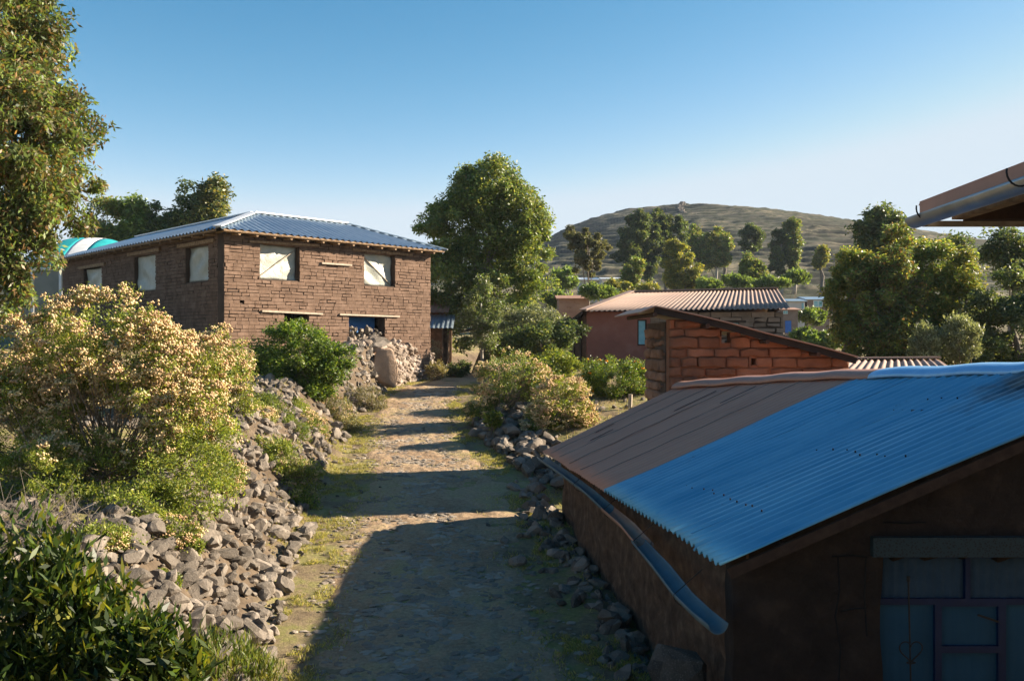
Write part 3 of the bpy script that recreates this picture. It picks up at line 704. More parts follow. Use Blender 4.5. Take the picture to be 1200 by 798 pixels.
# ------------------------------------------------------------------ building helpers
def v3(p2, z): return np.array([p2[0], p2[1], z])
def brick_wall(O, D, Nn, L, z0, ztop, ops, bw, bh, thick, gap, jit, mat, mmat, parent, seed, tone=(.78, 1.2), name='wall', sub=False, proud=.03):
    """bricks laid in courses on a wall that starts at O, runs along D, faces Nn"""
    r = np.random.default_rng(seed); O = np.array(O, float); D = np.array(D, float); Nn = np.array(Nn, float)
    zt = ztop if callable(ztop) else (lambda s: ztop)
    Vs = []; Qs = []; Ts = []; n = 0
    cube = np.array([(0, 0, 0), (1, 0, 0), (1, 1, 0), (0, 1, 0), (0, 0, 1), (1, 0, 1), (1, 1, 1), (0, 1, 1)], float)
    cq = np.array([(0, 3, 2, 1), (4, 5, 6, 7), (0, 1, 5, 4), (1, 2, 6, 5), (2, 3, 7, 6), (3, 0, 4, 7)])
    if sub:                               # rounded lumpy block
        bm = bmesh.new(); bmesh.ops.create_cube(bm, size=1)
        bmesh.ops.subdivide_edges(bm, edges=bm.edges, cuts=5, use_grid_fill=True)
        V0 = np.array([v.co[:] for v in bm.verts]); bm.verts.index_update()
        F0 = np.array([[v.index for v in f.verts] for f in bm.faces]); bm.free()
    z = z0; row = 0
    zmax = max(zt(0), zt(L), zt(L/2), max(zt(L*i/20.) for i in range(21)))
    while z < zmax:
        h = bh*(r.uniform(.72, 1.2) if sub else r.uniform(.9, 1.1)); s = -bw*r.uniform(.2, .8)
        while s < L:
            w = bw*r.uniform(.6, 1.4); a = max(s, 0); b = min(s+w, L); s += w
            if b-a < bw*.15: continue
            segs = [(a, b)]
            for (s0, s1, q0, q1) in ops:
                if z+h*.5 > q0 and z+h*.5 < q1:
                    ns = []
                    for (u, v) in segs:
                        if v <= s0 or u >= s1: ns.append((u, v)); continue
                        if u < s0: ns.append((u, s0))
                        if v > s1: ns.append((s1, v))
                    segs = ns
            for (u, v) in segs:
                if v-u < .04: continue
                t0 = zt((u+v)/2)
                if z+h*.6 > t0: continue
                zh = min(z+h, t0)
                if sub:
                    c = V0.copy(); g_ = gap*r.choice([.6, 1, 6, 9], p=[.4, .35, .15, .1]); sz = np.array([(v-u)-g_, thick, (zh-z)-g_*.7])
                    p = c*sz; rad = min(sz)*.2
                    inner = np.clip(p, -(sz/2-rad), sz/2-rad); dlt = p-inner; nl = np.linalg.norm(dlt, axis=1)[:, None]
                    p = inner+np.where(nl > 1e-6, dlt/np.maximum(nl, 1e-6)*np.minimum(nl, rad), 0)
                    off = r.uniform(0, 99)
                    nz = (fbm(p[:, 0]*7+off, p[:, 2]*7+p[:, 1]*5, 3, seed)-.45)*.13
                    p = p+np.column_stack([np.zeros(len(p)), nz*np.sign(p[:, 1]), (fbm(p[:, 0]*5+off, p[:, 2]*3, 2, seed+9)-.4)*.10])
                    out = r.uniform(-jit, jit)
                    W = O[None, :]+D[None, :]*((u+v)/2+p[:, 0:1])-Nn[None, :]*(thick/2-proud-out+p[:, 1:2])+np.array([0, 0, 1])*((z+zh)/2-O[2]*0+p[:, 2:3])
                    Vs.append(W); Qs.append(F0+n); n += len(W); Ts.append(np.full((len(W), 3), r.uniform(*tone)))
                else:
                    c = cube.copy(); out = r.uniform(-jit, jit); gap0 = gap; gap = gap0*r.choice([.5, 1.0, 1.6, 2.6])
                    loc = np.empty((8, 3)); loc[:, 0] = u+gap/2+c[:, 0]*(v-u-gap); loc[:, 2] = z+gap/2+c[:, 2]*(zh-z-gap)
                    loc[:, 1] = np.where(c[:, 1] < .5, proud+out, -thick)
                    loc += r.normal(size=(8, 3))*np.array([.3, .12, .3])*gap
                    W = O[None, :]*np.array([1, 1, 0])+D[None, :]*loc[:, 0:1]+Nn[None, :]*loc[:, 1:2]+np.array([0, 0, 1])*loc[:, 2:3]
                    gap = gap0
                    Vs.append(W); Qs.append(cq+n); n += 8; Ts.append(np.full((8, 3), r.uniform(*tone)))
        z += h; row += 1
    ob = mesh_obj(name, np.concatenate(Vs), Q=np.concatenate(Qs), mat=mat, parent=parent, tint=np.concatenate(Ts), smooth=bool(sub))
    # mud joints behind
    mb = MB()
    sc = sorted(set([0, L]+[o_[0] for o_ in ops]+[o_[1] for o_ in ops]+[L*i/10. for i in range(1, 10)]))
    for i in range(len(sc)-1):
        a, b = sc[i], sc[i+1]
        if b-a < 1e-4: continue
        m = (a+b)/2; tops = [min(zt(a), zt(b)), ]
        cuts = sorted([(q0, q1) for (s0, s1, q0, q1) in ops if s0 < m < s1])
        zz = z0
        rngs = []
        for (q0, q1) in cuts:
            if q0 > zz: rngs.append((zz, q0))
            zz = q1
        if zz < tops[0]-.02: rngs.append((zz, tops[0]-.02))
        for (q0, q1) in rngs:
            p = []
            for zz_ in (q0, q1):
                for (ss, nn_) in ((a, -.03), (b, -.03), (b, -thick*.9), (a, -thick*.9)):
                    w = O+D*ss+Nn*nn_; p.append((w[0], w[1], zz_))
            mb.hexa(p)
    mb.build('mortar', mmat, ob)
    return ob
def corrugated(mb_name, O, D, U, L, vmax, pitch, amp, mat, parent, Nn=None, samples=6, nv=6, thick=.0, wav=.0, vmin=None, seed=0):
    """sheet with its waves running up the slope: O eave start, D eave direction, U unit up-slope direction"""
    O = np.array(O, float); D = np.array(D, float); D /= np.linalg.norm(D); U = np.array(U, float)
    n = np.cross(D, U); n /= np.linalg.norm(n)
    if n[2] < 0: n = -n
    ns = max(4, int(L/pitch*samples)); s = np.linspace(0, L, ns); v = np.linspace(0, 1, nv)
    Sg, Vg = np.meshgrid(s, v, indexing='ij')
    vm = np.array([max(vmax(q), .0) for q in s])[:, None]; v0 = np.array([(vmin(q) if vmin else 0) for q in s])[:, None]
    VV = v0+(vm-v0)*Vg
    z = amp*np.sin(2*np.pi*Sg/pitch)+wav*(vnoise(Sg*1.1, VV*.9, seed)-.5)
    Pp = O+D*Sg[..., None]+U*VV[..., None]+n*z[..., None]
    i = np.arange(ns*nv).reshape(ns, nv)
    Q = np.stack([i[:-1, :-1], i[1:, :-1], i[1:, 1:], i[:-1, 1:]], -1).reshape(-1, 4)
    return mesh_obj(mb_name, Pp.reshape(-1, 3), Q=Q, mat=mat, parent=parent, smooth=True)
def ruled(name, A, B, pitch, amp, mat, parent, samples=8, nv=14, lap=.0, wav=.0, seed=0, ta=0, tb=1, lift=0, ragged=0):
    """corrugated sheet ruled between an eave polyline A and a ridge polyline B (functions of t in 0..1)"""
    ts = np.linspace(ta, tb, 60); a = np.array([A(t) for t in ts]); L = np.linalg.norm(np.diff(a, axis=0), axis=1).sum()
    ns = int(L/pitch*samples); t = np.linspace(ta, tb, ns); v = np.linspace(0, 1, nv)
    PA = np.array([A(q) for q in t]); PB = np.array([B(q) for q in t])
    if ragged:
        r = np.random.default_rng(seed); k = np.repeat(r.normal(size=ns//(samples*5)+2)*ragged, samples*5)[:ns]
        PA = PA+(PA-PB)/np.linalg.norm(PA-PB, axis=1)[:, None]*k[:, None]
    P = PA[:, None, :]*(1-v)[None, :, None]+PB[:, None, :]*v[None, :, None]
    s = np.linspace(0, L, ns)
    z = amp*np.sin(2*np.pi*s/pitch)[:, None]+wav*(fbm(s[:, None]*.9+v[None]*0, v[None]*3+s[:, None]*0, 2, seed)-.4)
    P[..., 2] += z+lift
    i = np.arange(ns*nv).reshape(ns, nv)
    Q = np.stack([i[:-1, :-1], i[1:, :-1], i[1:, 1:], i[:-1, 1:]], -1).reshape(-1, 4)
    o = mesh_obj(name, P.reshape(-1, 3), Q=Q, mat=mat, parent=parent, smooth=True)
    md = o.modifiers.new('sheet_thickness', 'SOLIDIFY'); md.thickness = .004; md.offset = -1
    return o

# ================================================================== two storey house
dF = np.array([.66, .751, 0]); dL = np.array([-.68, .733, 0])
nF = np.array([.751, -.66, 0]); nL = np.array([-.733, -.68, 0])
C0 = np.array([-9.2, 30., 0]); LF, LLw = 9.1, 15.7; ZE = 7.45
house = thing('two_storey_house', 'unfinished two storey mud brick house with blue tin hip roof and sheeted windows', 'house', (C0[0], C0[1], 3.2))
def sF(px):
    u = (px-CX)/F; return (30*u+9.2)/(.66-.751*u)
def sL(px):
    u = (px-CX)/F; return (30*u+9.2)/(-.68-.733*u)
def zF(px, py):
    s = sF(px); return CAMZ+(CY-py)/F*(30+.751*s)
def zL(px, py):
    s = sL(px); return CAMZ+(CY-py)/F*(30+.733*s)
opF = []
for (x0, y0, x1, y1) in [(305, 287, 351, 328), (427, 297, 463, 335), (333, 366, 362, 378), (409, 371, 451, 402)]:
    xm = (x0+x1)/2; opF.append((sF(x0), sF(x1), zF(xm, y1), zF(xm, y0)))
opL = []
for (x0, y0, x1, y1) in [(217, 288, 244, 330), (157, 298, 182, 341), (98, 314, 119, 350)]:
    xm = (x0+x1)/2; a, b = sL(x1), sL(x0); opL.append((a, b, zL(xm, y1), zL(xm, y0)))
brick_wall(C0, dF, nF, LF, 2.6, ZE, opF+[(sF(281), sF(286), zF(283, 355), zF(283, 351))], .36, .118, .42, .013, .006, M_adobe, M_mortar, house, 1, tone=(.86, 1.12), proud=.004)
brick_wall(C0+dL*.46, dL, nL, LLw-.46, 2.6, ZE, [(a-.46, b-.46, c, d) for a, b, c, d in opL], .36, .118, .42, .013, .006, M_adobe, M_mortar, house, 2, tone=(.88, 1.1), proud=.004)
# rear walls keep the house closed
E1w = C0+dF*LF; E3w = C0+dL*LLw
Vc = C0+dF*5.0+dL*5.0
mb = MB()
def slab(mb, a, b, n, th, z0, z1):
    a = np.array(a); b = np.array(b); n = np.array(n)
    mb.hexa([v3(a, z0), v3(b, z0), v3(b-n*th, z0), v3(a-n*th, z0), v3(a, z1), v3(b, z1), v3(b-n*th, z1), v3(a-n*th, z1)])
slab(mb, E1w-nF*.43, E1w+dL*5.0, dF, .4, 2.6, ZE); slab(mb, E1w+dL*5.0-dF*.42, Vc, -nF, .4, 2.6, ZE)
slab(mb, Vc-nF*0+dL*.02, E3w+dF*5.0, dF, .4, 2.6, ZE); slab(mb, E3w+dF*5.0-dF*.42, E3w-nL*.43, dL, .4, 2.6, ZE)
mb.build('wall', M_mud, house)
# floor between storeys so openings stay dark
mb = MB(); P4 = [C0-nF*.45-nL*.45, E1w-nF*.45-dF*.45, E1w+dL*4.5-dF*.45, Vc-dL*.5-dF*.45]
mb.add([v3(p, 5.25) for p in P4]+[v3(p, 5.4) for p in P4], [(0, 1, 2, 3), (7, 6, 5, 4), (0, 4, 5, 1), (1, 5, 6, 2), (2, 6, 7, 3), (3, 7, 4, 0)])
mb.build('floor', M_darkwood, house)
# window coverings
def cover(O, D, Nn, s0, s1, z0, z1, mat, parent, seed, depth=.2, ins=0.02):
    n, m = 26, 20; s = np.linspace(s0+ins, s1-ins, n); z = np.linspace(z0+ins, z1-ins, m)
    Sg, Zg_ = np.meshgrid(s, z, indexing='ij')
    u = (Sg-s0)/(s1-s0); v = (Zg_-z0)/(z1-z0)
    fold = .05*np.sin((u+v*(1 if seed % 2 else -1))*9+seed)*np.exp(-((u-v if seed % 2 else u-(1-v))**2)*8)+.07*(fbm(Sg*3+seed, Zg_*3, 3, seed)-.45)
    P = O+D*Sg[..., None]+Nn*((-depth+fold)[..., None]); P[..., 2] = Zg_
    i = np.arange(n*m).reshape(n, m); Q = np.stack([i[:-1, :-1], i[1:, :-1], i[1:, 1:], i[:-1, 1:]], -1).reshape(-1, 4)
    o = mesh_obj('plastic_sheet', P.reshape(-1, 3), Q=Q, mat=mat, parent=parent, smooth=True)
    md = o.modifiers.new('thickness', 'SOLIDIFY'); md.thickness = .006
    return o
def bar(mb, O, D, Nn, s0, s1, za, zb, out, h, t=.06):
    a = O+D*s0+Nn*out; b = O+D*s1+Nn*out; mb.beam((a[0], a[1], za), (b[0], b[1], zb), t, h)
for k in (0, 1):
    a, b, c, d = opF[k]
    w = MB(); 
    for (p, q) in (((a+.03, c+.04), (b-.03, c+.04)), ((a+.03, d-.04), (b-.03, d-.04)), ((a+.03, c+.08), (a+.03, d-.08)), ((b-.03, c+.08), (b-.03, d-.08))):
        A_ = C0+dF*p[0]-nF*.32; B_ = C0+dF*q[0]-nF*.32; w.beam((A_[0], A_[1], p[1]), (B_[0], B_[1], q[1]), .05, .05, up=nF)
    if k == 0: p, q = (a+.1, c+.1), (b-.1, d-.15)
    else: p, q = (a+.1, d-.15), (b-.1, c+.1)
    wf = w.build('window', M_wood, house)
    cover(C0, dF, nF, a, b, c, d, M_plastic, wf, 4+k, .22)
    w = MB(); A_ = C0+dF*p[0]-nF*.19; B_ = C0+dF*q[0]-nF*.19; w.beam((A_[0], A_[1], p[1]), (B_[0], B_[1], q[1]), .02, .045, up=nF); w.build('brace', M_palewood, wf)
for k in range(3):
    a, b, c, d = opL[k]
    w = MB()
    for (p, q) in (((a+.03, c+.04), (b-.03, c+.04)), ((a+.03, d-.04), (b-.03, d-.04))):
        A_ = C0+dL*p[0]-nL*.35; B_ = C0+dL*q[0]-nL*.35; w.beam((A_[0], A_[1], p[1]), (B_[0], B_[1], q[1]), .05, .05, up=nL)
    wf = w.build('window', M_wood, house)
    cover(C0, dL, nL, a, b, c, d, M_plastic, wf, 7+k, .16)
def lintel(O, D, Nn, p, q, zfun, mat, out=.035, h=.075):
    mb = MB(); bar(mb, O, D, Nn, p[0], q[0], p[1], q[1], out, h, .09); mb.build('lintel', mat, house)
lintel(C0, dF, nF, (sF(291), zF(291, 283)), (sF(373), zF(373, 288)), None, M_wood)
lintel(C0, dF, nF, (sF(412), zF(412, 292.5)), (sF(482), zF(482, 299)), None, M_wood)
lintel(C0, dF, nF, (sF(376), zF(376, 308.5)), (sF(411), zF(411, 311)), None, M_palewood, h=.06)
lintel(C0, dF, nF, (sF(306), zF(306, 364.5)), (sF(377), zF(377, 368)), None, M_palewood, h=.06)
lintel(C0, dF, nF, (sF(397), zF(397, 368.5)), (sF(467), zF(467, 371)), None, M_palewood, h=.06)
for k, (a, b, c, d) in enumerate(opL):
    lintel(C0, dL, nL, (a-.5, d+.07), (b+.5, d+.07), None, M_wood, h=.12)
a, b, c, d = opF[3]
mb = MB(); A_ = C0+dF*a-nF*.6; B_ = C0+dF*b-nF*.6; mb.beam((A_[0], A_[1], d-.3), (B_[0], B_[1], d-.3), .03, .62, up=(0, 0, 1)); mb.build('window_board', M_bluetarp, house)
it = []; r = np.random.default_rng(8)
for _ in range(60):
    s = r.uniform(a+.05, b-.05); p = C0+dF*s-nF*r.uniform(.03, .35); it.append((p[0], p[1], c+.12+r.uniform(0, .42), r.uniform(.07, .13), rotm(r), int(r.integers(14))))
V, T = stones_mesh(it); mesh_obj('stone_infill', V, T, mat=M_rock, parent=house)
# hip roof in an L
ov = .5; E0 = C0-dF*ov-dL*ov+np.array([0, 0, 0]); a_h = 2.95; zR = 8.55; ze = 7.52
LFr = LF+2*ov; LLr = LLw+2*ov
sF_ = a_h; 
upF = (dL*a_h+np.array([0, 0, zR-ze])); lf = np.linalg.norm(upF); upF /= lf
upL = (dF*a_h+np.array([0, 0, zR-ze])); ll = np.linalg.norm(upL); upL /= ll
E0z = v3(E0, ze)
corrugated('roof', E0z, dF, upF, LFr, lambda s: lf*min(1, s/a_h, (LFr-s)/a_h), .27, .034, M_roofhouse, house, nv=8)
corrugated('roof', E0z, dL, upL, LLr, lambda s: ll*min(1, s/a_h, (LLr-s)/a_h), .27, .034, M_roofhouse, house, nv=8)
E1z = v3(E0+dF*LFr, ze); E3z = v3(E0+dL*LLr, ze)
u1 = (-dF*a_h+np.array([0, 0, zR-ze])); l1 = np.linalg.norm(u1); u1 /= l1
corrugated('roof', E1z, dL, u1, 2*a_h, lambda s: l1*min(s/a_h, (2*a_h-s)/a_h), .27, .034, M_roofhouse, house, nv=6)
u3 = (-dL*a_h+np.array([0, 0, zR-ze])); l3 = np.linalg.norm(u3); u3 /= l3
corrugated('roof', E3z, dF, u3, 2*a_h, lambda s: l3*min(s/a_h, (2*a_h-s)/a_h), .27, .034, M_roofhouse, house, nv=6)
P1 = E0z+dF*a_h+dL*a_h+np.array([0, 0, zR-ze]); P2 = P1+dF*(LFr-2*a_h); P3 = P1+dL*(LLr-2*a_h)
Vi = v3(E0+(dF+dL)*2*a_h, ze); E1b = v3(E0+dF*LFr+dL*2*a_h, ze); E3b = v3(E0+dL*LLr+dF*2*a_h, ze)
mb = MB(); mb.add([P1, P2, E1b, Vi], [(0, 1, 2, 3)]); mb.add([P1, Vi, E3b, P3], [(0, 1, 2, 3)])
o = mb.build('roof', M_roofhouse, house); md = o.modifiers.new('thickness', 'SOLIDIFY'); md.thickness = .02
mb = MB()
for a, b in ((E0z, P1), (P1, P2), (P2, E1z), (P1, P3)):
    mb.beam(a+np.array([0, 0, .045]), b+np.array([0, 0, .045]), .26, .035)
mb.build('ridge_cap', M_capwhite, house)
mb = MB()
for i in range(14):                       # pole ends under the eaves
    s = .3+i*(LF-.5)/13; p = C0+dF*s; q = p+nF*.42; p = p-nF*.3; mb.tube([v3(p, ze-.06), v3(q, ze-.12)], .05, 6)
for i in range(18):
    s = .6+i*(LLw-1)/17; p = C0+dL*s; q = p+nL*.42; p = p-nL*.3; mb.tube([v3(p, ze-.06), v3(q, ze-.12)], .05, 6)
mb.build('rafter_ends', M_wood, house)
mb = MB()
for (O_, D_, N_, L_) in ((C0, dF, nF, LF), (C0, dL, nL, LLw)):
    for nn_, zz in ((.44, ze-.05), (.02, ze-.03)):
        a = v3(O_+D_*(-.3 if nn_ > .1 else 0)+N_*nn_, zz); b = v3(O_+D_*(L_+.3)+N_*nn_, zz); mb.tube([a, b], .04, 6)
mb.build('wall_plate', M_wood, house)

# retaining stone wall before the house with its boulder
r = np.random.default_rng(17)
A0 = np.array([-5.35, 31.6]); A1 = np.array([-4.45, 33.0]); A2 = np.array([-3.15, 38.6])
wall = thing('dry_stone_wall', 'dry stone retaining wall at the foot of the two storey house', 'wall', (A1[0], A1[1], 2.3))
it = []
for (a, b, n) in ((A0, A1, 150), (A1, A2, 560)):
    d = b-a; L = np.linalg.norm(d); d = d/L; nn_ = np.array([d[1], -d[0]])
    for _ in range(n):
        s = r.uniform(0, L); p = a+d*s
        f = 0 if a is A0 else s/L
        z0 = np.interp(p[1], YK, ZK)-.05; hgt = (1.75 if a is A0 else 1.75-.75*f)+r.normal()*.05
        v = r.uniform(0, 1); sz = r.uniform(.09, .19)
        q = p+nn_*(.12-.28*v+r.uniform(-.06, .06))
        it.append((q[0], q[1], z0+v*hgt, sz, rotflat(r), int(r.integers(14))))
    for _ in range(n//3):                  # rubble fill behind the face, up to the wall top
        s = r.uniform(0, L); p = a+d*s-nn_*r.uniform(.2, .9); f = 0 if a is A0 else s/L
        it.append((p[0], p[1], np.interp(p[1], YK, ZK)+(1.62 if a is A0 else 1.62-.75*f)+r.uniform(-.1, .1), r.uniform(.1, .2), rotm(r), int(r.integers(14))))
V, T = stones_mesh(it)
M_wallrock = rock_material('pale_wall_rock', (.17, .13, .1), (.31, .245, .19), (.44, .36, .3))
mesh_obj('stones', V, T, mat=M_wallrock, parent=wall)
# solid earth core
mb = MB()
for (a, b, h0, h1) in ((A0, A1, 1.55, 1.55), (A1, A2, 1.55, .8)):
    d = (b-a)/np.linalg.norm(b-a); nn_ = np.array([d[1], -d[0]])
    q = []
    for top in (0, 1):
        for (p, hh) in ((a, h0), (b, h1), (b-nn_*1.1, h1), (a-nn_*1.1, h0)):
            bs_ = -.3 if not top else hh
            in_ = nn_*(.03 if not top else -.14)
            pp = p+in_; q.append((pp[0], pp[1], float(np.interp(p[1], YK, ZK))+bs_))
    mb.hexa(q)
mb.build('core', M_mud, wall)
bo = at(450, 429, 32.4)
V0, T0 = cut_stone(331, (1, 1, 1), 4); V0 = V0/np.abs(V0).max(0)
V0 = np.sign(V0)*np.abs(V0)**.72; V0 = V0*np.array([.5, .42, .80])*np.where(V0[:, 2:3] > 0, 1-.22*V0[:, 2:3], 1); V0[:, 2] += 0
V0 = V0*np.array([1, 1, 1]); o = mesh_obj('boulder', V0+bo, T0, mat=M_boulder, origin=(bo[0], bo[1], bo[2]-.9))
o.data.polygons.foreach_set('use_smooth', np.ones(len(o.data.polygons), bool))
tag(o, 'large upright pale orange boulder at the corner of the stone wall', 'boulder')
for (px, py, d, s, lab) in ((425, 432, 32.2, (.42, .35, .5), 'grey brown boulder left of the big upright one'), (440, 402, 32.9, (.5, .3, .22), 'flat slab stone resting on top of the upright boulder')):
    c = at(px, py, d); V0, T0 = cut_stone(int(px), s, 3)
    tag(mesh_obj('boulder', V0+c, T0, mat=M_rock, origin=c), lab, 'boulder')

# small houses beyond the two storey house
lh = thing('small_house', 'little brown house with rusty roof and blue tin porch behind the two storey house', 'house', base_at(515, 42))
mb = MB(); a = at(498, 412, 43); b = at(524, 362, 43); mb.box((a[0], 43, 2.2), (b[0], 46.5, b[2])); mb.build('wall', M_mud, lh)
mb = MB(); mb.box(((500-600)/F*42, 42, 2.2), ((518-600)/F*42, 42.98, at(0, 384, 42)[2])); mb.build('porch_wall', M_mud, lh)
a = at(495, 384.5, 41.3); corrugated('porch_roof', a, (1, 0, 0), np.array([0, .93, .36]), 36/F*41.3, lambda s: 1.8, .2, .02, M_roofhouse, lh)
a = at(494, 366, 42.6); corrugated('roof', a, (1, 0, 0), np.array([0, .9, .43]), 32/F*42.6, lambda s: 2.4, .2, .02, M_rustroof, lh)
mb = MB(); p = at(528, 390, 41.6); mb.beam((p[0], 41.6, 2.3), (p[0], 41.6, 4.45), .12, .12, up=(0, 1, 0)); mb.build('porch_post', M_wood, lh)

# striped canopy
cn = thing('striped_canopy', 'teal and white striped vaulted canopy left behind the house', 'canopy', (-23.5, 49, 4.2))
xc = -23.4; yc0 = 46.5; yc1 = 56; zt_ = 8.0; wv = 5.0; rise = 1.15
pxs = [5, 25, 47, 70, 91, 119, 137]
xs_ = [(p-CX)/F*yc0 for p in pxs]; xa, xb = xs_[0], xs_[-1]
for j in range(6):
    P = []; k, l_ = 7, 13
    for q in range(k):
        x = xs_[j]+(xs_[j+1]-xs_[j])*q/(k-1); xn = (x-xa)/(xb-xa)
        for w_ in range(l_):
            v = w_/(l_-1); P.append((x, yc0+v*7, zt_-.35+1.75*(1-abs(2*xn-1)**3.2)*math.sin(math.pi*min(v*1.0, 1))**.75+.05))
    Q = [(a*l_+b, (a+1)*l_+b, (a+1)*l_+b+1, a*l_+b+1) for a in range(k-1) for b in range(l_-1)]
    o = mesh_obj('canopy_panel', P, Q=Q, mat=M_teal if j in (0, 2, 4) else M_white, parent=cn, smooth=True)
    md = o.modifiers.new('thickness', 'SOLIDIFY'); md.thickness = .01
xc = (xa+xb)/2; wv = (xb-xa)/2; zt_ -= .4
mb = MB()
for i in range(5): mb.box((xc-wv+i*wv/2-.06+(.1 if i == 0 else 0), yc0-.06, 3.8), (xc-wv+i*wv/2+.06, yc0+.06, zt_))
mb.box((xc-wv, yc0-.08, zt_-.12), (xc+wv, yc0+.08, zt_)); mb.build('frame', M_white, cn)
M_sheet = simple('hazy_sheeting', (.13, .14, .12), (.24, .24, .2), .8, rough=.5, bs=.5)
for i in range(4):
    mb = MB(); mb.box((xc-wv+i*wv/2+.08, yc0, 4.6), (xc-wv+(i+1)*wv/2-.08, yc0+.02, zt_-.14)); mb.build('side_sheet', M_sheet, cn)

# ================================================================== red house
rh = thing('red_house', 'red clay plastered house with tan corrugated roof and one turquoise shutter', 'house', (6.5, 35, 2.6))
yR = 35.3; xl = at(688, 0, yR)[0]; xr = at(918, 0, yR)[0]; zeR = at(0, 365, 35)[2]; xm = at(762, 0, yR)[0]
xlb = 2.7
mb = MB()
w0 = at(747, 374.5, yR); w1 = at(758, 405, yR)
# front wall with a window opening
for (x0, x1, z0, z1) in ((xl, w0[0], 2.2, zeR), (w1[0], xm, 2.2, zeR), (w0[0], w1[0], 2.2, w1[2]), (w0[0], w1[0], w0[2], zeR)):
    mb.box((x0, yR, z0), (x1, yR+.35, z1))
mb.build('plastered_wall', M_redpl, rh)
mb = MB(); fr = .05
mb.box((w0[0], yR+.05, w1[2]), (w0[0]+fr, yR+.15, w0[2])); mb.box((w1[0]-fr, yR+.05, w1[2]), (w1[0], yR+.15, w0[2]))
mb.box((w0[0]+fr, yR+.05, w0[2]-fr), (w1[0]-fr, yR+.15, w0[2])); mb.box((w0[0]+fr, yR+.05, w1[2]), (w1[0]-fr, yR+.15, w1[2]+fr))
wf = mb.build('window_frame', M_darkwood, rh)
mb = MB(); mb.box((w0[0]+fr, yR+.09, w1[2]+fr), (w1[0]-fr, yR+.12, w0[2]-fr)); mb.build('shutter', M_turq, wf)
brick_wall((xm, yR, 0), np.array([1, 0, 0]), np.array([0, -1, 0]), xr-xm, 2.2, zeR, [(at(843, 0, yR)[0]-xm, at(866, 0, yR)[0]-xm, zeR-.85, zeR-.42)], .62, .2, .35, .03, .015, M_adobe_grey, M_mortar, rh, 31)
mb = MB(); a = at(843, 0, yR)[0]; b = at(866, 0, yR)[0]; mb.box((a, yR+.08, zeR-.85), (b, yR+.1, zeR-.42)); mb.build('shutter', M_turq, rh)
mb = MB(); mb.box((a-.3, yR-.05, zeR-.42), (b+.25, yR+.1, zeR-.33)); mb.build('lintel', M_darkwood, rh)
mb = MB()
mb.hexa([(xl+.005, yR+.355, 2.2), (xl+.36, yR+.355, 2.2), (xlb+.36, 45, 2.2), (xlb, 45, 2.2), (xl+.005, yR+.355, zeR), (xl+.36, yR+.355, zeR), (xlb+.36, 45, zeR-.1), (xlb, 45, zeR-.1)])
mb.hexa([(xr-.36, yR+.355, 2.2), (xr, yR+.355, 2.2), (xr+1.4, 43.3, 2.2), (xr+1.0, 43.3, 2.2), (xr-.36, yR+.355, zeR), (xr, yR+.355, zeR), (xr+1.4, 43.3, zeR), (xr+1.0, 43.3, zeR)])
mb.box((xlb+.4, 43.3, 2.2), (xr+1.0, 43.6, zeR)); mb.build('side_wall', M_mud, rh)
for k, y in enumerate((37.5, 41.0)):      # dark doorway recesses on the left wall
    xx = xl+(xlb-xl)*(y-yR)/(45-yR); mb = MB(); mb.box((xx-.03, y, 2.5), (xx+.1, y+1.0, 4.4)); mb.build('door', M_darkwood, rh)
yRi = 39.2; Rl = at(741, 342.5, yRi); Rr = at(911, 338.5, yRi)
El = at(683, 364.5, 34.85); Er = at(926, 361.5, 34.85)
def lin(a, b): return lambda t: a+(b-a)*t
ruled('roof', lin(El, Er), lin(Rl, Rr), .19, .025, M_rooftan, rh, samples=8, nv=4)
Lb = at(663, 380.5, 46); mb = MB()
mb.add([El, Rl, (Rl[0], 44, Rl[2]), Lb], [(0, 3, 2, 1)]); o = mb.build('roof', M_rooftan, rh); md = o.modifiers.new('thickness', 'SOLIDIFY'); md.thickness = .03
mb = MB(); mb.add([Rl, Rr, (Rr[0]+.9, 44.2, zeR-.1), (Rl[0]-2.0, 44.2, zeR-.1)], [(0, 1, 2, 3)]); o = mb.build('roof', M_rooftan, rh); md = o.modifiers.new('thickness', 'SOLIDIFY'); md.thickness = .02
mb = MB(); mb.add([Er-np.array([.3, -.35, .03]), Rr-np.array([.2, 0, .06]), (Rr[0]+.6, 43.3, zeR-.1)], [(0, 1, 2)]); mb.build('gable', M_mud, rh)
mb = MB(); mb.beam(Rl+np.array([0, 0, .04]), Rr+np.array([0, 0, .04]), .4, .05); mb.beam(El+np.array([0, 0, .05]), Rl+np.array([0, 0, .06]), .3, .04); mb.build('ridge_cap', M_rooftan, rh)
mb = MB(); mb.beam(El+np.array([-.02, .03, -.06]), Lb+np.array([0, 0, -.02]), .04, .14); mb.build('fascia', M_darkwood, rh)

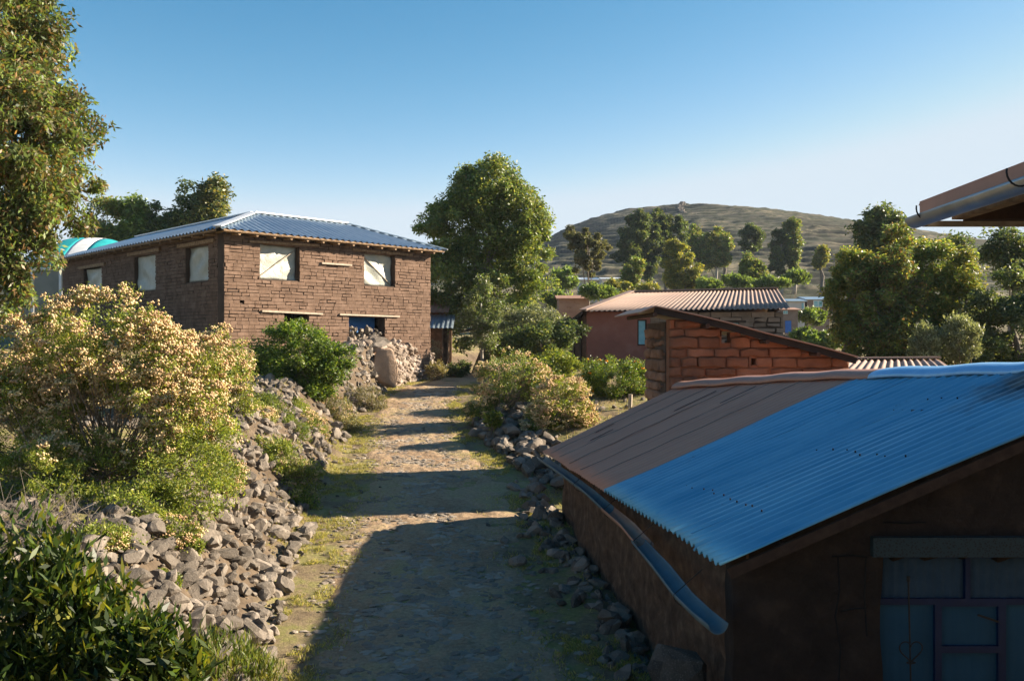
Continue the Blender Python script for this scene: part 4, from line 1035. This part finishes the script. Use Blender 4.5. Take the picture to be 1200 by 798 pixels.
# ================================================================== middle building of big blocks
yM = 20.4
bx0 = at(784, 0, yM)[0]; bx1 = at(995, 0, yM)[0]
md_ = thing('block_shed', 'shed of large orange mud blocks with sagging sloping tin roof', 'shed', (bx0, yM, .8))
def rtop(px): return float(np.interp(px, [745, 768, 800, 850, 900, 950, 1008], [367.5, 358, 364.5, 376, 390, 402, 418]))
zt2 = lambda s: CAMZ+(CY-(rtop(CX+(bx0+s)/yM*F)+7.5))/F*yM
brick_wall((bx0, yM, 0), np.array([1, 0, 0]), np.array([0, -1, 0]), bx1-bx0, .7, zt2, [(at(846, 0, yM)[0]-bx0, at(856, 0, yM)[0]-bx0, at(0, 402, yM)[2], at(0, 388, yM)[2]), (at(880, 0, yM)[0]-bx0, at(886, 0, yM)[0]-bx0, at(0, 428, yM)[2], at(0, 420, yM)[2])],
           .60, .215, .4, .006, .04, M_adobe_red, M_mortar_red, md_, 41, sub=True, proud=.05, tone=(.72, 1.12))
bl = at(757, 0, 22.5)
D_ = np.array([bl[0]-bx0, 22.5-yM, 0]); Ld = np.linalg.norm(D_); D_ /= Ld
brick_wall((bx0+D_[0]*.42, yM+D_[1]*.42, 0), D_, np.array([-D_[1], D_[0], 0]), Ld-.42, .7, 4.42, [], .6, .26, .4, .03, .02, adobe('brown_adobe_block', (.17, .09, .055), (.25, .14, .09), (.32, .19, .13), sc=2.2), M_mortar, md_, 42, sub=True, proud=.04)
mb = MB(); mb.box((bl[0]+.1, 22.2, .7), (bx1, 22.5, 3.6)); mb.build('rear_wall', M_mud, md_)
mb = MB()
pr = [750, 768, 800, 830, 860, 900, 930, 960, 985, 1006]
yf, yb = 19.9, 22.9
fr_ = [at(p, rtop(p), yf) for p in pr]
n = len(fr_); bk = [np.array([q[0]+(bl[0]-bx0)*1.1, yb, q[2]-.02]) for q in fr_]
mb.add(fr_+bk, [(i, i+1, n+i+1, n+i) for i in range(n-1)])
o = mb.build('roof', M_rooftan, md_); md = o.modifiers.new('thickness', 'SOLIDIFY'); md.thickness = .022; md.offset = -1
mb = MB()
for i in range(1, n-1): mb.beam(fr_[i]+np.array([0, .14, -.10]), fr_[i+1]+np.array([0, .14, -.10]), .07, .13)
mb.build('rafter', M_black, md_)  # black colour stands in for the shade under the roof edge
mb = MB()
for q in fr_[1:-1:2]: mb.tube([q+np.array([0, .02, -.19]), np.array([q[0]-.2, yb, q[2]-.2])], .05, 6)
mb.build('purlin', M_darkwood, md_)
# low tan roof beyond
lr = thing('low_shed', 'low shed whose tan ridged roof shows behind the blue roof', 'shed', at(1035, 0, 23)*np.array([1, 1, 0])+np.array([0, 0, 1.]))
a = at(958, 439, 21.6); b = at(1120, 434, 21.6); c = at(984, 421.5, 23.6); d = at(1100, 420.5, 23.6)
ruled('roof', lin(a, b), lin(c, d), .2, .025, M_rooftan, lr, samples=8, nv=4)
mb = MB(); mb.box((a[0]+.3, 22.0, .8), (b[0]-.3, 25, a[2]-.05)); mb.build('wall', M_mud, lr)
mb = MB(); mb.beam(c+np.array([0, 0, .04]), d+np.array([0, 0, .04]), .3, .04); mb.add([c, d, d+np.array([0, 2, -.8]), c+np.array([0, 2, -.8])], [(0, 1, 2, 3)]); mb.build('ridge_cap', M_rooftan, lr)

# ================================================================== near shed with blue and brown roof
sh = thing('near_shed', 'near mud brick shed with half blue half brown corrugated roof beside the path', 'shed', (2.28, 9.2, -.2))
A = at(845, 664, 8.8); B = at(636, 529, 18.0); Cc = at(799, 451, 18.5); Rm = at(949, 441, 14.75); R1 = at(1198, 431.5, 11.0); Dd = np.array([6.95, 8.8, 4.02])
EA = lambda t: A+(B-A)*t+np.array([0, 0, .03*math.sin(t*9)*(1-t)])
_rp = [Dd, R1, Rm, Cc]; _rt = [0, (11-8.8)/(18.5-8.8), (14.75-8.8)/9.7, 1]
RB = lambda t: np.array([np.interp(t, _rt, [p[k] for p in _rp]) for k in range(3)])
TB = .485
ruled('roof_sheet', EA, RB, .15, .026, M_roofblue, sh, ta=0, tb=TB, wav=.05, seed=3, lift=.012, ragged=.006)['label'] = 'blue half of the corrugated roof'
ruled('roof_sheet', EA, RB, .15, .010, M_roofbrown, sh, ta=TB-.006, tb=1, wav=.05, seed=9, ragged=.008)['label'] = 'brown half of the corrugated roof'
# raised lap edges on the brown half
mb = MB()
for t in (.12, .25, .37, .60, .68, .77, .86, .94):
    for (v0, v1) in ((.02, .98),):
        pts = []
        for k in range(9):
            v = v0+(v1-v0)*k/8; p = EA(t)*(1-v)+RB(t)*v; p = p+np.array([0, 0, .022+.02*abs(math.sin(k*1.7+t*20))]); pts.append(p)
        mb = MB(); mb.tube([q-np.array([0, 0, .014]) for q in pts], .007, 5); mb.build('sheet_lap', M_rooftan if t > .5 else M_roofblue, sh)
# black strips painted in for the shade in gaps under lifted sheets
mb = MB()
for (t, v0, v1) in ((.80, .62, .86), (.70, .72, .9), (.93, .30, .42), (.88, .22, .36)):
    p = EA(t)*(1-v0)+RB(t)*v0; q = EA(t)*(1-v1)+RB(t)*v1; mb = MB(); mb.beam(p+np.array([0, 0, .02]), q+np.array([0, 0, .028]), .03, .004); mb.build('gap_shade_strip', M_black, sh)
# nails with washers
r = np.random.default_rng(4)
for (v, i0, i1) in ((.16, 4, 15), (.45, 3, 11), (.78, 9, 12)):
    for i in range(i0, i1):
        t = (i+.5)/46+r.normal()*.003; vv = v+r.normal()*.006; p = EA(t)*(1-vv)+RB(t)*vv
        mb = MB(); mb.tube([p+np.array([0, 0, .02]), p+np.array([0, 0, .042])], .009, 6); mb.build('roofing_nail', M_iron, sh)
def cap(t0, t1, mat, w=.24):
    ts = np.linspace(t0, t1, 24); n = 9; P = []
    for t in ts:
        c = RB(t); e = RB(min(t+.01, 1))-RB(max(t-.01, 0)); e /= np.linalg.norm(e); sd = np.cross(e, (0, 0, 1)); sd /= np.linalg.norm(sd)
        for k in range(n):
            a_ = math.pi*k/(n-1); x = math.cos(a_)*w; P.append(c+sd*x+np.array([0, 0, .10*math.sin(a_)**.8-.02-.04*(abs(x)/w)+.01*math.sin(t*50)]))
    i = np.arange(len(ts)*n).reshape(len(ts), n); Q = np.stack([i[:-1, :-1], i[1:, :-1], i[1:, 1:], i[:-1, 1:]], -1).reshape(-1, 4)
    o = mesh_obj('ridge_cap', P, Q=Q, mat=mat, parent=sh, smooth=True); md = o.modifiers.new('thickness', 'SOLIDIFY'); md.thickness = .006; return o
M_capblue = metal_sheet('pale_blue_cap', (.2, .45, .72), (.3, .55, .8), rough=.35, metal=.4, rustamt=.7)
M_capbrown = metal_sheet('terracotta_cap', (.34, .16, .10), (.42, .22, .15), rough=.5, metal=.1, rustamt=.7)
cap(.10, TB-.03, M_capblue, .26)['label'] = 'blue ridge cap'; cap(TB-.04, 1.0, M_capbrown, .24)['label'] = 'terracotta ridge cap'
# far slope behind the ridge
far_e = lambda t: RB(t)*2-EA(t)+np.array([0, 0, -2*(RB(t)[2]-EA(t)[2])])
ruled('roof_sheet', far_e, lambda t: RB(t)+np.array([0, 0, -.01]), .15, .015, M_roofbrown, sh)
# side wall: thick rough mud wall, lumpy grid front face
def lumpy(name, O, D, Nn, L, z0, ztop, mat, parent, amp=.04, th=.35, seed=0, res=.09, holes=()):
    O = np.array(O, float); ns = int(L/res)+1; s = np.linspace(0, L, ns); nz = 34
    zt = ztop if callable(ztop) else (lambda q: ztop)
    Sg = np.repeat(s[:, None], nz, 1); zz = np.array([np.linspace(z0, zt(q), nz) for q in s])
    dz = (fbm(Sg*1.6, zz*1.6, 5, seed)-.45)*amp*2
    dz -= .02*(np.abs(((zz-z0)/.16) % 1-.5) < .06)*(fbm(Sg*2, zz*2, 2, seed+5) > .42)
    P = O+D*Sg[..., None]+Nn*dz[..., None]; P[..., 2] = zz
    V, Q = P.reshape(-1, 3), None
    i = np.arange(ns*nz).reshape(ns, nz); Q = np.stack([i[:-1, :-1], i[1:, :-1], i[1:, 1:], i[:-1, 1:]], -1).reshape(-1, 4)
    if len(holes):
        c = np.stack([(Sg[:-1, :-1]+Sg[1:, 1:])/2, (zz[:-1, :-1]+zz[1:, 1:])/2], -1).reshape(-1, 2); keep = np.ones(len(c), bool)
        for (a, b, e, f) in holes: keep &= ~((c[:, 0] > a) & (c[:, 0] < b) & (c[:, 1] > e) & (c[:, 1] < f))
        Q = Q[keep]
    o = mesh_obj(name, V, Q=Q, mat=mat, parent=parent, smooth=True)
    m_ = o.modifiers.new('thickness', 'SOLIDIFY'); m_.thickness = th; m_.offset = 0
    return o
W0 = np.array([2.30, 9.2, 0]); W1 = np.array([.97, 17.9, 0]); dW = (W1-W0)/np.linalg.norm(W1-W0); LW = np.linalg.norm(W1-W0)
nW = np.array([-dW[1], dW[0], 0]); 
if nW[0] > 0: nW = -nW
def wtop(q):
    t = q/LW; return float(EA(t)[2])+.08
lumpy('side_wall', W0-nW*.18, dW, nW, LW, -.5, wtop, M_mud, sh, amp=.10, th=.36, seed=51, res=.06)
# stone footing of the wall
fx0, fx1 = at(1028, 0, 9.2)[0], 5.6; ftop = at(0, 652, 9.2)[2]
def gtop(q): return float(np.interp(2.16+q, [2.0, 6.95, 11.5], [1.93, 3.93, 1.95]))-.02
lumpy('front_wall', (2.16, 9.33, 0), np.array([1, 0, 0]), np.array([0, -1, 0]), 9.2, -.5, gtop, M_mud_shaded, sh, amp=.055, th=.34, seed=52, res=.06, holes=[(fx0-2.16+.02, fx1-2.16, -.6, ftop+.02)])
mb = MB(); mb.box((1.2, 17.9, .1), (8.9, 18.25, 1.95)); mb.add([(1.2, 18.05, 1.95), (8.9, 18.05, 1.0), (3.36, 18.05, 3.05)], [(0, 1, 2)]); mb.build('rear_wall', M_mud, sh)
mb = MB(); mb.hexa([(11.2, 9.4, -.4), (11.5, 9.4, -.4), (8.9, 18, .1), (8.6, 18, .1), (11.2, 9.4, 1.9), (11.5, 9.4, 1.9), (8.9, 18, 1.2), (8.6, 18, 1.2)]); mb.build('side_wall', M_mud, sh)
# rake board
mb = MB(); mb.beam(A+np.array([.08, .03, -.07]), Dd+np.array([0, .03, -.07]), .05, .10); mb.build('rake_board', M_darkwood, sh)
mb = MB()
for t in (.03, .3, .6, .95): 
    for v in (.02, .5, .97):
        pass
for v in (.12, .4, .7, .95):
    p = EA(0)*(1-v)+RB(0)*v; q = EA(.98)*(1-v)+RB(.98)*v; mb.tube([p+np.array([0, .05, -.09]), q+np.array([0, 0, -.09])], .05, 6)
mb.build('purlins', M_darkwood, sh)
mb = MB()
for pts in ([(982, 652), (984, 690), (979, 722), (985, 760), (983, 800)], [(975, 652), (1000, 651), (1016, 653)], [(985, 716), (1000, 713), (1015, 712)], [(1015, 654), (1013, 700), (1016, 745)], [(1035, 612), (1060, 613), (1085, 612)]):
    mb = MB(); q = [at(a, b, 9.13) for a, b in pts]; mb.tube(q, .009, 4); mb.build('crack', M_black, sh)
# lintel strip, door and side lights
yf_ = 9.2
def zz(py): return at(0, py, yf_-.02)[2]
def xx(px): return at(px, 0, yf_-.02)[0]
M_speck = None
m, nt, b = newmat('speckled_blue_lintel'); p = pos(nt); v = N(nt, 'ShaderNodeTexVoronoi'); v.inputs['Scale'].default_value = 42; nt.links.new(p, v.inputs['Vector'])
nt.links.new(ramp(nt, v.outputs['Distance'], [(.25, (.008, .012, .014)), (.45, (.016, .04, .052))]), b.inputs['Base Color']); b.inputs['Roughness'].default_value = .7; M_speck = m
mb = MB(); mb.box((xx(1018), yf_-.14, zz(650)+.004), (5.8, yf_+.02, zz(627))); mb.build('lintel', M_speck, sh)
dfm = MB(); t_ = .035
def fbar(x0, x1, p0, p1, dy=0): dfm.box((xx(x0), yf_+.06+dy, zz(p1)), (xx(x1), yf_+.12+dy, zz(p0)))
fbar(1028, 1034, 653, 900); fbar(1034, 1290, 653, 656); fbar(1034, 1290, 704, 711); fbar(1136, 1142, 656, 704); fbar(1100, 1108, 711, 900)
fbar(1175, 1184, 711, 900); fbar(1108, 1175, 760, 768); fbar(1108, 1175, 711, 713, .001); fbar(1240, 1248, 656, 704); fbar(1284, 1290, 656, 900, -.001)
df = dfm.build('door_frame', M_bluef, sh)
M_glass = simple('milky_glass', (.016, .06, .11), (.026, .085, .15), 1.5, rough=.5, bs=0, spec=.1)
M_curt = simple('shaded_curtain', (.022, .05, .085), (.04, .075, .12), 6, rough=.9, bs=.3)  # curtain darkened, shade of the doorway put into its colour
for (x0, x1, p0, p1) in ((1034, 1136, 656, 704), (1142, 1240, 656, 704), (1034, 1100, 711, 900), (1108, 1175, 713, 760), (1108, 1175, 768, 900), (1184, 1284, 711, 900)):
    mb = MB(); n_ = max(4, int((x1-x0)/3)); ptsv = []; 
    for i in range(n_+1):
        x = xx(x0)+(xx(x1)-xx(x0))*i/n_; yy = yf_+.10+.008*math.sin(i*1.7)*(1 if p0 == 656 else .3)
        ptsv += [(x, yy, zz(p1)), (x, yy, zz(p0))]
    mb.add(ptsv, [(2*i, 2*i+2, 2*i+3, 2*i+1) for i in range(n_)]); mb.build('pane', M_curt if p0 == 656 else M_glass, df, smooth=True)
mb = MB(); mb.beam((xx(1149), yf_+.03, zz(722)), (xx(1173), yf_+.03, zz(730)), .015, .02); mb.build('bolt', M_iron, df)
mb = MB(); mb.box((fx0-.1, yf_+.5, -.5), (fx1+.1, yf_+.52, ftop+.1)); mb.build('dark_room_panel', M_black, sh)  # black panel added as the unlit room behind the panes
# iron rod with heart scroll
gr = thing('iron_ornament', 'thin iron rod with a heart shaped scroll standing before the blue door', 'iron ornament', (at(1068, 0, 9.0)[0], 9.0, -.25))
mb = MB(); xr_ = at(1065, 0, 9.0)[0]
p0 = at(1064.5, 677, 9.0); p1 = at(1070, 900, 9.0); mb.tube([p0, (p1[0], 9.0, -.25)], .008, 6); mb.build('rod', M_iron, gr)
mb = MB()
hs = []
for k in range(41):
    t = 2*math.pi*k/40; hx = 16*math.sin(t)**3; hz = 13*math.cos(t)-5*math.cos(2*t)-2*math.cos(3*t)-math.cos(4*t)
    c = at(1067.5, 762, 8.985); hs.append((c[0]+hx*.0068, c[1], c[2]+hz*.0072))
mb.tube(hs, .007, 5)
for sgn in (-1, 1):
    c = at(1067.5, 775, 8.985); mb.tube([(c[0]+sgn*(.01+.035*math.sin(k*.7)), c[1], c[2]-.004*k) for k in range(6)], .006, 5)
mb.build('heart_scroll', M_iron, gr)
mb = MB(); mb.tube([at(1064.5, 675, 9.0), at(1064.5, 681, 9.0)], .016, 6); mb.build('finial', M_iron, gr)
# sagging gutter
def gutter(name, pts, rads, mat, parent, closed=False, n=10, roll=None):
    P = []
    for i, p in enumerate(pts):
        p = np.array(p, float); d = np.array(pts[min(i+1, len(pts)-1)], float)-np.array(pts[max(i-1, 0)], float); d /= np.linalg.norm(d)
        sd = np.cross(d, (0, 0, 1)); sd /= np.linalg.norm(sd); up = np.cross(sd, d)
        if roll: sd, up = sd*math.cos(roll)+up*math.sin(roll), up*math.cos(roll)-sd*math.sin(roll)
        for k in range(n+1):
            a = math.pi*k/n; P.append(p+sd*math.cos(a)*rads[i]-up*math.sin(a)*rads[i])
    m_ = len(pts); i = np.arange(m_*(n+1)).reshape(m_, n+1); Q = np.stack([i[:-1, :-1], i[1:, :-1], i[1:, 1:], i[:-1, 1:]], -1).reshape(-1, 4)
    o = mesh_obj(name, P, Q=Q, mat=mat, parent=parent, smooth=True); m2 = o.modifiers.new('thickness', 'SOLIDIFY'); m2.thickness = .006; m2.offset = 1
    return o
gp_ = [at(634, 535, 18.1), at(660, 552, 16.3), at(690, 574, 14.6), at(716, 597, 13.2)]
gutter('gutter', gp_, [.085, .09, .09, .095], M_gutblue, sh)['label'] = 'blue grey far length of gutter'
g2 = [at(712, 594, 13.3), at(735, 613, 12.1), at(756, 637, 11.15)]
gutter('gutter', g2, [.10, .10, .105], M_capbrown, sh)['label'] = 'terracotta middle length of gutter'
g3 = [at(748, 632, 11.3), at(775, 662, 10.2), at(800, 694, 9.4), at(822, 715, 8.95), at(842, 731, 8.6)]
gutter('gutter', g3, [.09, .10, .10, .10, .10], M_gutblue, sh)['label'] = 'sagging near length of gutter'
for (px, py, d) in ((716, 597, 13.2), (752, 634, 11.25), (802, 696, 9.38), (680, 567, 15.1)):
    c = at(px, py, d); ring = []
    for k in range(11):
        a = math.pi*k/10; ring.append(c+np.array([math.cos(a)*.112, -.02, -math.sin(a)*.112]))
    mb = MB(); mb.tube(ring+[c+np.array([.18, 0, .25])], .005, 5); mb.build('gutter_wire', M_iron, sh)
# big dark slab leaning under the gutter
c = at(800, 742, 9.6); V0, T0 = hull_stone(77, 34, (.34, .4, .13)); V0 = V0@rotm(np.random.default_rng(3)).T*.9
tag(mesh_obj('boulder', V0+np.array([1.75, 9.9, .5]), T0, mat=M_darkrock, origin=(1.75, 9.9, .3)), 'dark flat slab leaning on the shed wall under the gutter end', 'boulder')

# ================================================================== near eave at the upper right
ne = thing('tin_roofed_house', 'roof corner with gutter and dark rafters jutting in at the upper right', 'house', (4.6, 3, 2.2))
G0 = at(1072, 256, 7.0); G1 = np.array([G0[0]-.02, -2.0, G0[2]+.16])
gpts = [G0+(G1-G0)*t for t in (0, .12, .25, .5, 1)]
gutter('gutter', gpts, [.075]*5, M_galv, ne, n=14)
mb = MB(); a = G0+np.array([.06, .02, .085]); b = G1+np.array([.06, 0, .085]); mb.beam(a, b, .03, .085); mb.build('fascia', M_capbrown, ne)
U = np.array([.93, 0, .36]); U /= np.linalg.norm(U)
O_ = G0+np.array([.05, .05, .10]); DD = (G1-G0)/np.linalg.norm(G1-G0)
corrugated('roof', O_, DD, U, 9, lambda s: 3.5, .15, .018, M_rustroof, ne, nv=4)
mb = MB(); zb = at(0, 262.5, 6.9)[2]
mb.box((G0[0]+.02, 6.88, zb-.02), (8, 6.92, zb+.02)); mb.build('edge_batten', M_palewood, ne)
mb = MB(); z2 = at(0, 259, 6.85)[2]
mb.box((at(1130, 0, 6.85)[0], 6.75, z2), (8, 6.87, z2+.14)); mb.build('tie_beam', M_darkwood, ne)
mb = MB()
for y in (6.4, 5.4, 4.4, 3.4, 2.4): mb.beam((G0[0]+.12, y, G0[2]+.10), (G0[0]+3, y, G0[2]+1.2), .08, .12)
mb.build('rafters', M_darkwood, ne)
mb = MB(); mb.beam((G0[0]+.25, 6.85, G0[2]+.03), (G0[0]+.22, -2, G0[2]+.15), .09, .12); mb.build('wall_plate', M_wood, ne)
mb = MB(); mb.box((4.5, -3, 1.6), (4.85, 6.3, 5.3)); mb.box((4.86, 5.95, 1.0), (8.5, 6.3, 5.0)); mb.box((4.5, 5.0, -.3), (8.5, 6.3, 1.0)); mb.build('wall', M_mud, ne)
mb = MB()
c = at(1086, 247, 6.75); mb.tube([c+np.array([.075*math.cos(a)-.0, 0, -.085*math.sin(a)+.02]) for a in np.linspace(-.2, math.pi+.2, 14)], .006, 5)
c = at(1196, 205, 5.35); mb.tube([c+np.array([.08*math.cos(a), 0, -.085*math.sin(a)+.02]) for a in np.linspace(-.2, math.pi+.2, 14)], .006, 5)
mb.build('gutter_hook', M_iron, ne)

# ================================================================== far houses
def far_house(lab, x0, x1, yt, yb_, d, wm, roofm, depth=4, rise=.5, door=None, wins=(), roofh=6, over=.2, nm='village_house'):
    a = at(x0, yt, d); b = at(x1, yb_, d)
    h = thing(nm, lab, 'house', ((a[0]+b[0])/2, d, b[2]-.8), 'houses in the village below the hill')
    mb = MB(); mb.box((a[0], d, b[2]-1.5), (b[0], d+depth, a[2])); mb.build('wall', wm, h)
    z = a[2]+.02; rz = roofh/F*d
    mb = MB(); P = [(a[0]-over, d-over, z), (b[0]+over, d-over, z), (b[0]+over, d+depth/2, z+rz), (a[0]-over, d+depth/2, z+rz), (b[0]+over, d+depth+over, z), (a[0]-over, d+depth+over, z)]
    mb.add(P, [(0, 1, 2, 3), (3, 2, 4, 5)]); mb.add([(a[0], d+.01, z-.01), (a[0], d+depth-.01, z-.01), (a[0], d+depth/2, z+rz-.02)], [(0, 1, 2)]); mb.add([(b[0], d+.01, z-.01), (b[0], d+depth-.01, z-.01), (b[0], d+depth/2, z+rz-.02)], [(0, 1, 2)])
    o = mb.build('roof', roofm, h); m2 = o.modifiers.new('t', 'SOLIDIFY'); m2.thickness = .06
    if door: 
        p = at(door[0], door[1], d); q = at(door[2], door[3], d); mb = MB(); mb.box((p[0], d-.05, q[2]), (q[0], d+.02, p[2])); mb.build('door', M_blue, h)
    for w in wins:
        p = at(w[0], w[1], d); q = at(w[2], w[3], d); mb = MB()
        mb.box((p[0], d-.06, q[2]), (q[0], d-.03, p[2])); f = mb.build('window', M_turq if len(w) > 4 else M_white, h)
        mb = MB(); mm = (p[0]+q[0])/2; e = (q[0]-p[0])*.08; mb.box((p[0]+e, d-.08, q[2]+e), (mm-e*.5, d-.061, p[2]-e)); mb.box((mm+e*.5, d-.08, q[2]+e), (q[0]-e, d-.061, p[2]-e)); mb.build('pane', M_turq, f)
    return h
far_house('far brown house with pale blue roof and wide window, right of the red house', 946, 972, 351, 381, 84, M_brownwall, M_roofhouse, wins=[(953, 352, 964, 360)], roofh=4)
far_house('pale walled far house joined left of the brown one', 924, 943, 353, 374, 83, M_palewall, M_roofhouse, wins=[(939, 355, 942, 362)], roofh=3.5)
far_house('low far house with a bright blue door beside the tan roof end', 917, 935, 363, 388, 74, M_brownwall, M_rustroof, door=(920, 376, 927, 390), wins=[(917.5, 364, 923, 368)], roofh=3, depth=3)
far_house('far white walled house with pale roof under the round crowned tree', 706, 735, 327, 337, 96, M_palewall, M_capwhite, roofh=3)
far_house('small pale far roof left of the bare thin trunk', 680, 700, 328, 337, 92, M_palewall, M_capwhite, roofh=4)
far_house('reddish far house between hedges left of the tan roof', 655, 690, 350, 372, 68, M_rustroof, M_rustroof, roofh=5)
far_house('far roof of pale tin left of the reddish far house', 646, 662, 345, 352, 78, M_palewall, M_rooftan, roofh=3)
# low field wall before the far houses, wooden stub by the marigold bush
it = []; r = np.random.default_rng(2)
for k in range(420):
    f = r.random(); px = 795+7*f+3*math.sin(f*6); d = 400-75*f; x = (px-CX)/F*d; it.append((x+r.normal()*.4, d, H(x, d)+.15, r.uniform(.3, .6), rotm(r), int(r.integers(14))))
V, T = stones_mesh(it, LOWS); tag(mesh_obj('field_wall', V, T, mat=M_rock, origin=(72, 405, H(72, 405))), 'stone wall running straight down from the hill summit', 'wall', 'field walls on the slope')
for (px0, px1, py, d, lab) in ((905, 990, 397, 70, 'low brown field wall below the far houses'), (830, 960, 345, 92, 'dark terrace wall above the red house ridge'), (720, 830, 331, 108, 'terrace wall behind the bright olive tree'), (830, 1000, 322, 112, 'upper terrace wall under the slender trees')):
    it = []; r = np.random.default_rng(px0)
    for _ in range(int((px1-px0)*3)):
        px = r.uniform(px0, px1); x = (px-CX)/F*d; yy = d+math.sin(px*.05)*1.2
        it.append((x, yy, H(x, yy)+r.uniform(0, .8), r.uniform(.15, .32), rotm(r), int(r.integers(14))))
    V, T = stones_mesh(it); x = ((px0+px1)/2-CX)/F*d
    tag(mesh_obj('field_wall', V, T, mat=M_rock, origin=(x, d, H(x, d))), lab, 'wall', 'field walls on the slope')
st = base_at(738, 25.5); mb = MB(); mb.tube([(st[0], st[1], st[2]-.1), (st[0]+.02, st[1], at(0, 462, 25.5)[2])], .06, 7)
tag(mb.build('wooden_stub', M_palewood, origin=st), 'short cut wooden stub before the marigold bush', 'post')

mb = MB(); mb.box((-700, -90, -40), (700, 900, 90))
m = bpy.data.materials.new('thin_air'); m.use_nodes = True; nt = m.node_tree; nt.nodes.clear()
out = nt.nodes.new('ShaderNodeOutputMaterial'); pv = nt.nodes.new('ShaderNodeVolumePrincipled'); pv.inputs['Color'].default_value = (.75, .85, 1, 1)
pv.inputs['Density'].default_value = .00016; nt.links.new(pv.outputs[0], out.inputs['Volume'])
tag(mb.build('haze', m), kind='stuff')
# ------------------------------------------------------------------ sun, sky, camera
EL = math.radians(24); AZ = math.radians(13)          # AZ from +X towards +Y
sd = Vector((math.cos(EL)*math.cos(AZ), math.cos(EL)*math.sin(AZ), math.sin(EL)))
L = bpy.data.lights.new('sun', 'SUN'); L.energy = 5.0; L.angle = math.radians(.5); L.color = (1, .86, .68)
lo = bpy.data.objects.new('sun', L); C.objects.link(lo); lo.rotation_euler = sd.to_track_quat('Z', 'Y').to_euler(); lo.location = (20, 10, 30)
w = bpy.data.worlds.new('World'); S.world = w; w.use_nodes = True; nt = w.node_tree
bg = nt.nodes['Background']; sky = nt.nodes.new('ShaderNodeTexSky'); sky.sky_type = 'NISHITA'; sky.sun_disc = False
sky.sun_elevation = EL; sky.sun_rotation = math.pi/2-AZ; sky.altitude = 3800; sky.air_density = 1.0; sky.dust_density = 1.0; sky.ozone_density = 1.0
sp = nt.nodes.new('ShaderNodeSeparateColor'); cb = nt.nodes.new('ShaderNodeCombineColor'); nt.links.new(sky.outputs[0], sp.inputs[0])
ch = [math_(nt, 'MULTIPLY', math_(nt, 'POWER', sp.outputs[k], e), f) for k, e, f in ((0, 2.6, .37), (1, 1.3, .67), (2, .95, .84))]
ch[0] = math_(nt, 'MINIMUM', ch[0], math_(nt, 'MULTIPLY', ch[1], .84))
for k, cap_ in ((0, 2.7), (1, 3.15), (2, 3.55)):
    sm = nt.nodes.new('ShaderNodeMath'); sm.operation = 'SMOOTH_MIN'; nt.links.new(ch[k], sm.inputs[0]); sm.inputs[1].default_value = cap_; sm.inputs[2].default_value = .6
    nt.links.new(sm.outputs[0], cb.inputs[k])
nt.links.new(cb.outputs[0], bg.inputs[0]); bg.inputs[1].default_value = .08
cam = bpy.data.cameras.new('camera'); co = bpy.data.objects.new('camera', cam); C.objects.link(co)
co.location = (0, 0, CAMZ); co.rotation_euler = (math.pi/2, 0, 0); cam.sensor_width = 36; cam.lens = 36*F/1200; cam.clip_end = 12000; cam.clip_start = .05
S.camera = co
S.view_settings.view_transform = 'Standard'; S.view_settings.look = 'None'; S.view_settings.exposure = 1.68; S.view_settings.gamma = 1
